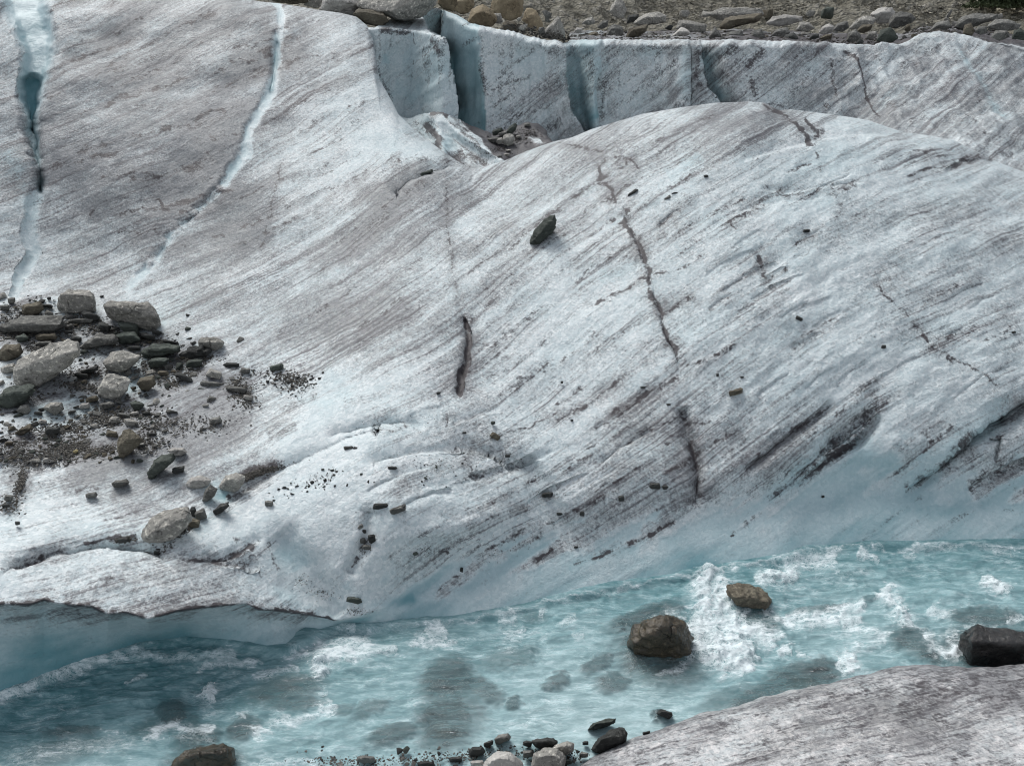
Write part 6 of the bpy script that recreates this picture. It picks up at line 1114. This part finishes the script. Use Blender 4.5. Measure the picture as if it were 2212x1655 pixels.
def d_shelf2(r):
    x = r.uniform(1120, 2212); e = float(f_wtop(x)) if x < 1950 else float(np.interp(x, [1950, 2010, 2212], [96, 72, 90]))
    return x, max(e - 5 - abs(r.normal(0, 1)) * 22, 32), 13 + 18 * r.random() ** 1.6, r.uniform(.7, 1.1)
scatter(75, d_shelf2, lambda x, y: on_shelf(x, y), ['grey', 'grey', 'pale', 'brown', 'grey', 'pale', 'green'], 'angular grey rock in the crowded boulder field on top of the ice cliff', 'angular rocks in the boulder field on the cliff top', 'rock', seed=31, cat='rock')
def d_terr(r):
    while True:
        x, y = r.uniform(-5, 520), r.uniform(640, 1000)
        den = .55 * math.exp(-((x - 60) / 90) ** 2 - ((y - 720) / 90) ** 2) + .8 * math.exp(-((x - 230) / 90) ** 2 - ((y - 900) / 45) ** 2) + .6 * math.exp(-((x - 60) / 70) ** 2 - ((y - 960) / 50) ** 2) + .45 * math.exp(-((x - 330) / 120) ** 2 - ((y - 790) / 50) ** 2) + .5 * math.exp(-((x - 260) / 90) ** 2 - ((y - 740) / 40) ** 2) + .5 * math.exp(-((x - 200) / 100) ** 2 - ((y - 960) / 30) ** 2)
        if r.random() < den: break
    return x, y, 6 + 17 * r.random() ** 2, r.uniform(.3, .7)
scatter(110, d_terr, on_glacier, ['grey', 'dark', 'green', 'grey', 'brown'], 'thin broken plate of schist lying in the wet gravel of the terrace', 'thin schist plates in the terrace gravel', 'schist_plate', seed=45, cat='plate')
scatter(110, d_terr, on_glacier, ['grey', 'grey', 'dark', 'brown', 'pale', 'green', 'dark'], 'small stone scattered among the rocks of the debris terrace', 'small stones scattered on the debris terrace', seed=5)
def d_terr2(r):
    x, y, q, asp = d_terr(r); return x, y, 11 + 15 * r.random() ** 1.5, r.uniform(.45, .8)
scatter(70, d_terr2, on_glacier, ['grey', 'pale', 'grey', 'green', 'brown'], 'broken angular rock packed among the bigger stones of the debris terrace', 'broken rocks packed on the debris terrace', 'rock', seed=61, cat='rock')
def d_hump(r):
    k = r.integers(7)
    c = [(720, 1022, 45, 14), (700, 1045, 35, 12), (610, 1070, 28, 16), (790, 1030, 40, 14), (920, 1020, 70, 26), (650, 1350 - 300, 30, 12), (640, 820, 60, 30)][k]
    return r.normal(c[0], c[2] * .6), r.normal(c[1], c[3] * .6), 4 + 9 * r.random() ** 2, r.uniform(.5, .8)
scatter(75, d_hump, on_glacier, ['dark', 'green', 'dark'], 'little dark pebble strewn over the white ice right of the debris', 'dark pebbles on the white ice', 'pebble', seed=9, cat='pebble')
def d_shore(r):
    return r.uniform(640, 1260), r.uniform(1612, 1665) , 6 + 14 * r.random() ** 2, r.uniform(.5, .8)
scatter(28, d_shore, lambda x, y: float(y_for_z(y, .02 + .06 * smooth(950, 1150, x))), ['grey', 'dark', 'dark', 'green', 'pale'], 'small dark stone on the shore at the bottom of the view', 'small stones on the near shore', seed=11)

# grit and gravel too fine to count
def gravel(name, label, spots, where, mats, seed, smin=1.6, smax=5.0, mult=1.0):
    r = np.random.default_rng(seed); Vs, Fs, Ts, o0 = [], [], [], 0
    for (x0, y0, rx, ry, rot, n) in spots:
        t_ = math.radians(rot)
        for _ in range(int(n * mult)):
            a, b = r.normal(0, .5, 2); a, b = a * rx, b * ry
            x, y = x0 + a * math.cos(t_) + b * math.sin(t_), y0 - a * math.sin(t_) + b * math.cos(t_)
            Y = where(x, y); p = pt(x, y, Y); mpp = Y / (CP + (CY - y) / F * SP) / F
            V, Fc = PROTO[int(r.integers(14))]; s = (smin + (smax - smin) * r.random() ** 2.2) * mpp; an = r.uniform(0, 6.28)
            W = V * [s * r.uniform(.8, 1.5), s, s * r.uniform(.7, 1.1)]
            W = np.stack([W[:, 0] * math.cos(an) - W[:, 1] * math.sin(an), W[:, 0] * math.sin(an) + W[:, 1] * math.cos(an), W[:, 2]], -1) + p + [0, 0, s * .12]
            Vs.append(W); Ts.append(np.full(len(W), r.random())); Fs.append(Fc + o0); o0 += len(W)
    o = mesh_obj(name, np.concatenate(Vs), np.concatenate(Fs), M[mats], smooth_=False, attrs={'tone': np.concatenate(Ts)}); tag(o, label, 'gravel', kind='stuff')
gravel('gravel', 'dark grit and gravel spread over the debris terrace', [(-110, 720, 90, 60, 0, 90), (-90, 860, 80, 60, 0, 90), (-80, 980, 90, 50, 0, 110), (30, 700, 50, 40, 0, 120), (200, 690, 60, 12, -10, 60), (420, 780, 50, 14, -8, 80), (460, 815, 60, 12, -12, 110), (640, 830, 40, 24, 10, 60), (440, 920, 70, 20, 6, 60), (130, 930, 60, 16, 6, 120), (90, 770, 90, 40, 10, 260), (60, 850, 40, 30, 0, 60), (150, 700, 60, 20, 0, 100), (300, 960, 70, 20, 5, 160), (190, 965, 110, 30, 12, 900), (250, 905, 80, 24, 0, 300), (60, 965, 70, 40, 20, 420), (330, 905, 90, 30, -10, 160), (45, 720, 60, 50, 0, 240), (175, 835, 60, 12, -5, 120), (190, 805, 50, 14, 0, 90), (350, 800, 110, 30, -15, 200), (520, 850, 30, 40, 60, 200), (45, 1040, 10, 34, -15, 110), (490, 790, 60, 16, -14, 120), (235, 720, 60, 20, -20, 140), (570, 1018, 60, 6, 14, 200), (545, 1028, 50, 6, 20, 160), (390, 840, 60, 12, -25, 120), (320, 735, 60, 14, -10, 120), (620, 815, 50, 16, 0, 90), (20, 1090, 30, 24, 0, 50), (270, 1166, 20, 6, 8, 60), (400, 1150, 30, 12, 20, 60), (350, 1185, 40, 10, 20, 30)], on_glacier, 'gravel', 21, 1.5, 6.5, 4.2)
gravel('grit', 'fine dark grit sprinkled over the white ice hump and flank', [(720, 1035, 70, 20, 5, 160), (780, 1025, 60, 16, 8, 140), (920, 1010, 90, 30, 0, 90), (845, 1095, 50, 7, 8, 140), (935, 353, 52, 11, -3, 420), (860, 347, 50, 5, -12, 40), (1180, 1070, 30, 10, 0, 30), (930, 1190, 40, 12, 0, 50), (690, 1280, 40, 14, -10, 60), (650, 1255, 20, 12, 0, 50), (1100, 985, 30, 8, -20, 20), (880, 905, 200, 40, 10, 60), (1060, 1000, 60, 20, 0, 20), (785, 1185, 14, 22, -20, 60), (770, 1320, 30, 8, -5, 60), (1090, 1180, 80, 30, 20, 40)], on_glacier, 'gravel', 22, 1.2, 3.6, 1.3)
gravel('grit', 'coarse grit covering the heap in the hollow', [(1110, 300, 60, 26, 0, 700), (1150, 290, 30, 14, -30, 160), (1075, 325, 34, 16, -20, 220)], on_hump, 'mud', 23, 1.2, 3.6)
gravel('rubble', 'loose rubble covering the moraine slope', [(x, y, 60, 26, 0, 46) for x in range(1060, 2240, 40) for y in (6, 34)], lambda x, y: float(my(y + 8 * math.sin(x / 330) + 5 * math.sin(x / 97 + 2))) - 5.5 * float(smooth(1500, 700, x)) - .25, 'scree', 24, 2.0, 9.0)
gravel('shelf_gravel', 'dark gravel between the boulders on top of the ice cliff', [(x, float(f_wtop(x)) - 8 if x < 1950 else 68, 36, 9, 0, 46) for x in range(1110, 2212, 30)], lambda x, y: on_shelf(x, min(y, float(f_wtop(x)) - 1)), 'gravel', 25, 2.0, 8.0, 2.6)
gravel('shore_gravel', 'dark gravel along the near shore at the bottom', [(x, 1645 - 22 * math.exp(-((x - 1100) / 160) ** 2), 60, 14, 0, 80) for x in range(700, 1280, 60)], lambda x, y: float(y_for_z(y, .02)), 'gravel', 26, 2, 7)

# ------------------------------------------------------------------ trees at the far right edge of the moraine
def tree(px, Yd, h, label, seed):
    r = np.random.default_rng(seed); base = pt(px, 9, Yd)
    root = bpy.data.objects.new('conifer_tree', None); COL.objects.link(root); root.location = base
    tag(root, label, 'tree', 'trees beyond the sunlit scree')
    n = 9; zs = np.linspace(-.3, h * .95, 8); V = []; 
    for z in zs:
        rad = .11 * (1 - .85 * max(z, 0) / h) + .02
        for k in range(n): V.append((math.cos(k / n * 6.283) * rad + .05 * math.sin(z * 2), math.sin(k / n * 6.283) * rad, z))
    Fc = [[i * n + k, i * n + (k + 1) % n, (i + 1) * n + (k + 1) % n, (i + 1) * n + k] for i in range(7) for k in range(n)]
    mesh_obj('trunk', V, Fc, M['brown'], parent=root)
    m = 2600; z = h * (r.random(m) ** 1.25) * .97 + .05; R = (h - z) * .17 * np.sqrt(r.random(m)) * (1 + .35 * np.sin(z * 9)) + .05; a = r.uniform(0, 6.283, m)
    c = np.stack([R * np.cos(a), R * np.sin(a), z - R * .25], -1)
    u = r.normal(0, 1, (m, 3)); u /= np.linalg.norm(u, axis=1, keepdims=True); v = np.cross(u, r.normal(0, 1, (m, 3))); v /= np.linalg.norm(v, axis=1, keepdims=True)
    s = r.uniform(.06, .16, (m, 1))
    V = np.stack([c - u * s, c + v * s * .5, c + u * s, c - v * s * .5], 1).reshape(-1, 3)
    mesh_obj('crown', V, np.arange(4 * m).reshape(m, 4), LEAF, smooth_=False, parent=root)
_t = NT('conifer_needles'); _n = _t.noise(_t.n('TexCoord').outputs['Object'], 3.0, 3.0)
_t.put(_t.out.inputs['Surface'], _t.n('BsdfPrincipled', {'Base Color': _t.mix(_n, C(.022, .04, .018), C(.07, .085, .03)), 'Roughness': .8})); LEAF = _t.m
for i, (x, yd, h, lb) in enumerate([(2124, 49.0, 4.6, 'dark conifer at the left end of the trees beyond the scree'), (2150, 48.6, 5.2, 'taller dark conifer second from the left beyond the scree'), (2177, 48.8, 4.4, 'shorter dark conifer between two taller ones beyond the scree'), (2204, 48.4, 5.4, 'dark conifer at the right edge beyond the scree'), (2236, 48.8, 5.0, 'dark conifer just outside the right edge beyond the scree')]):
    tree(x, yd, h, lb, i)
# ================================================================== camera and light
cam = bpy.data.cameras.new('camera'); co = bpy.data.objects.new('camera', cam); COL.objects.link(co)
co.location = (0, 0, CAMH); co.rotation_euler = (math.pi / 2 - PITCH, 0, 0)
cam.sensor_width = 36.0; cam.lens = 36.0 * F / 2212.0; cam.clip_end = 3000; cam.clip_start = .05
sc.camera = co
SUN_EL, SUN_AZ = math.radians(52), math.radians(-38)      # high, behind the ice and to the left, through thin cloud
sun = bpy.data.lights.new('sun', 'SUN'); sun.energy = 1.8; sun.angle = math.radians(32); sun.color = (1.0, .98, .945)
so = bpy.data.objects.new('sun', sun); COL.objects.link(so)
d = np.array([math.sin(SUN_AZ) * math.cos(SUN_EL), math.cos(SUN_AZ) * math.cos(SUN_EL), math.sin(SUN_EL)])
from mathutils import Vector
so.rotation_euler = Vector(d).to_track_quat('Z', 'Y').to_euler()
w = bpy.data.worlds.new('World'); sc.world = w; w.use_nodes = True
nt = w.node_tree; bg = nt.nodes['Background']
sky = nt.nodes.new('ShaderNodeTexSky'); sky.sky_type = 'NISHITA'; sky.sun_disc = False
sky.sun_elevation = SUN_EL; sky.sun_rotation = SUN_AZ; sky.air_density = 1.0; sky.dust_density = 4.0; sky.altitude = 1700
hs = nt.nodes.new('ShaderNodeHueSaturation'); hs.inputs['Saturation'].default_value = .26      # thin high cloud takes the blue out of the sky
nt.links.new(sky.outputs[0], hs.inputs['Color']); nt.links.new(hs.outputs[0], bg.inputs[0]); bg.inputs[1].default_value = .115
sc.view_settings.view_transform = 'Standard'; sc.view_settings.look = 'None'
sc.view_settings.exposure = 0.56; sc.view_settings.gamma = 1.0
sc.cycles.max_bounces = 6; sc.cycles.diffuse_bounces = 3; sc.cycles.glossy_bounces = 2; sc.cycles.transparent_max_bounces = 8
sc.cycles.caustics_reflective = False; sc.cycles.caustics_refractive = False
sc.cycles.use_denoising = True; sc.cycles.filter_width = 1.05
sc.cycles.sample_clamp_direct = 4.0; sc.cycles.sample_clamp_indirect = 1.5
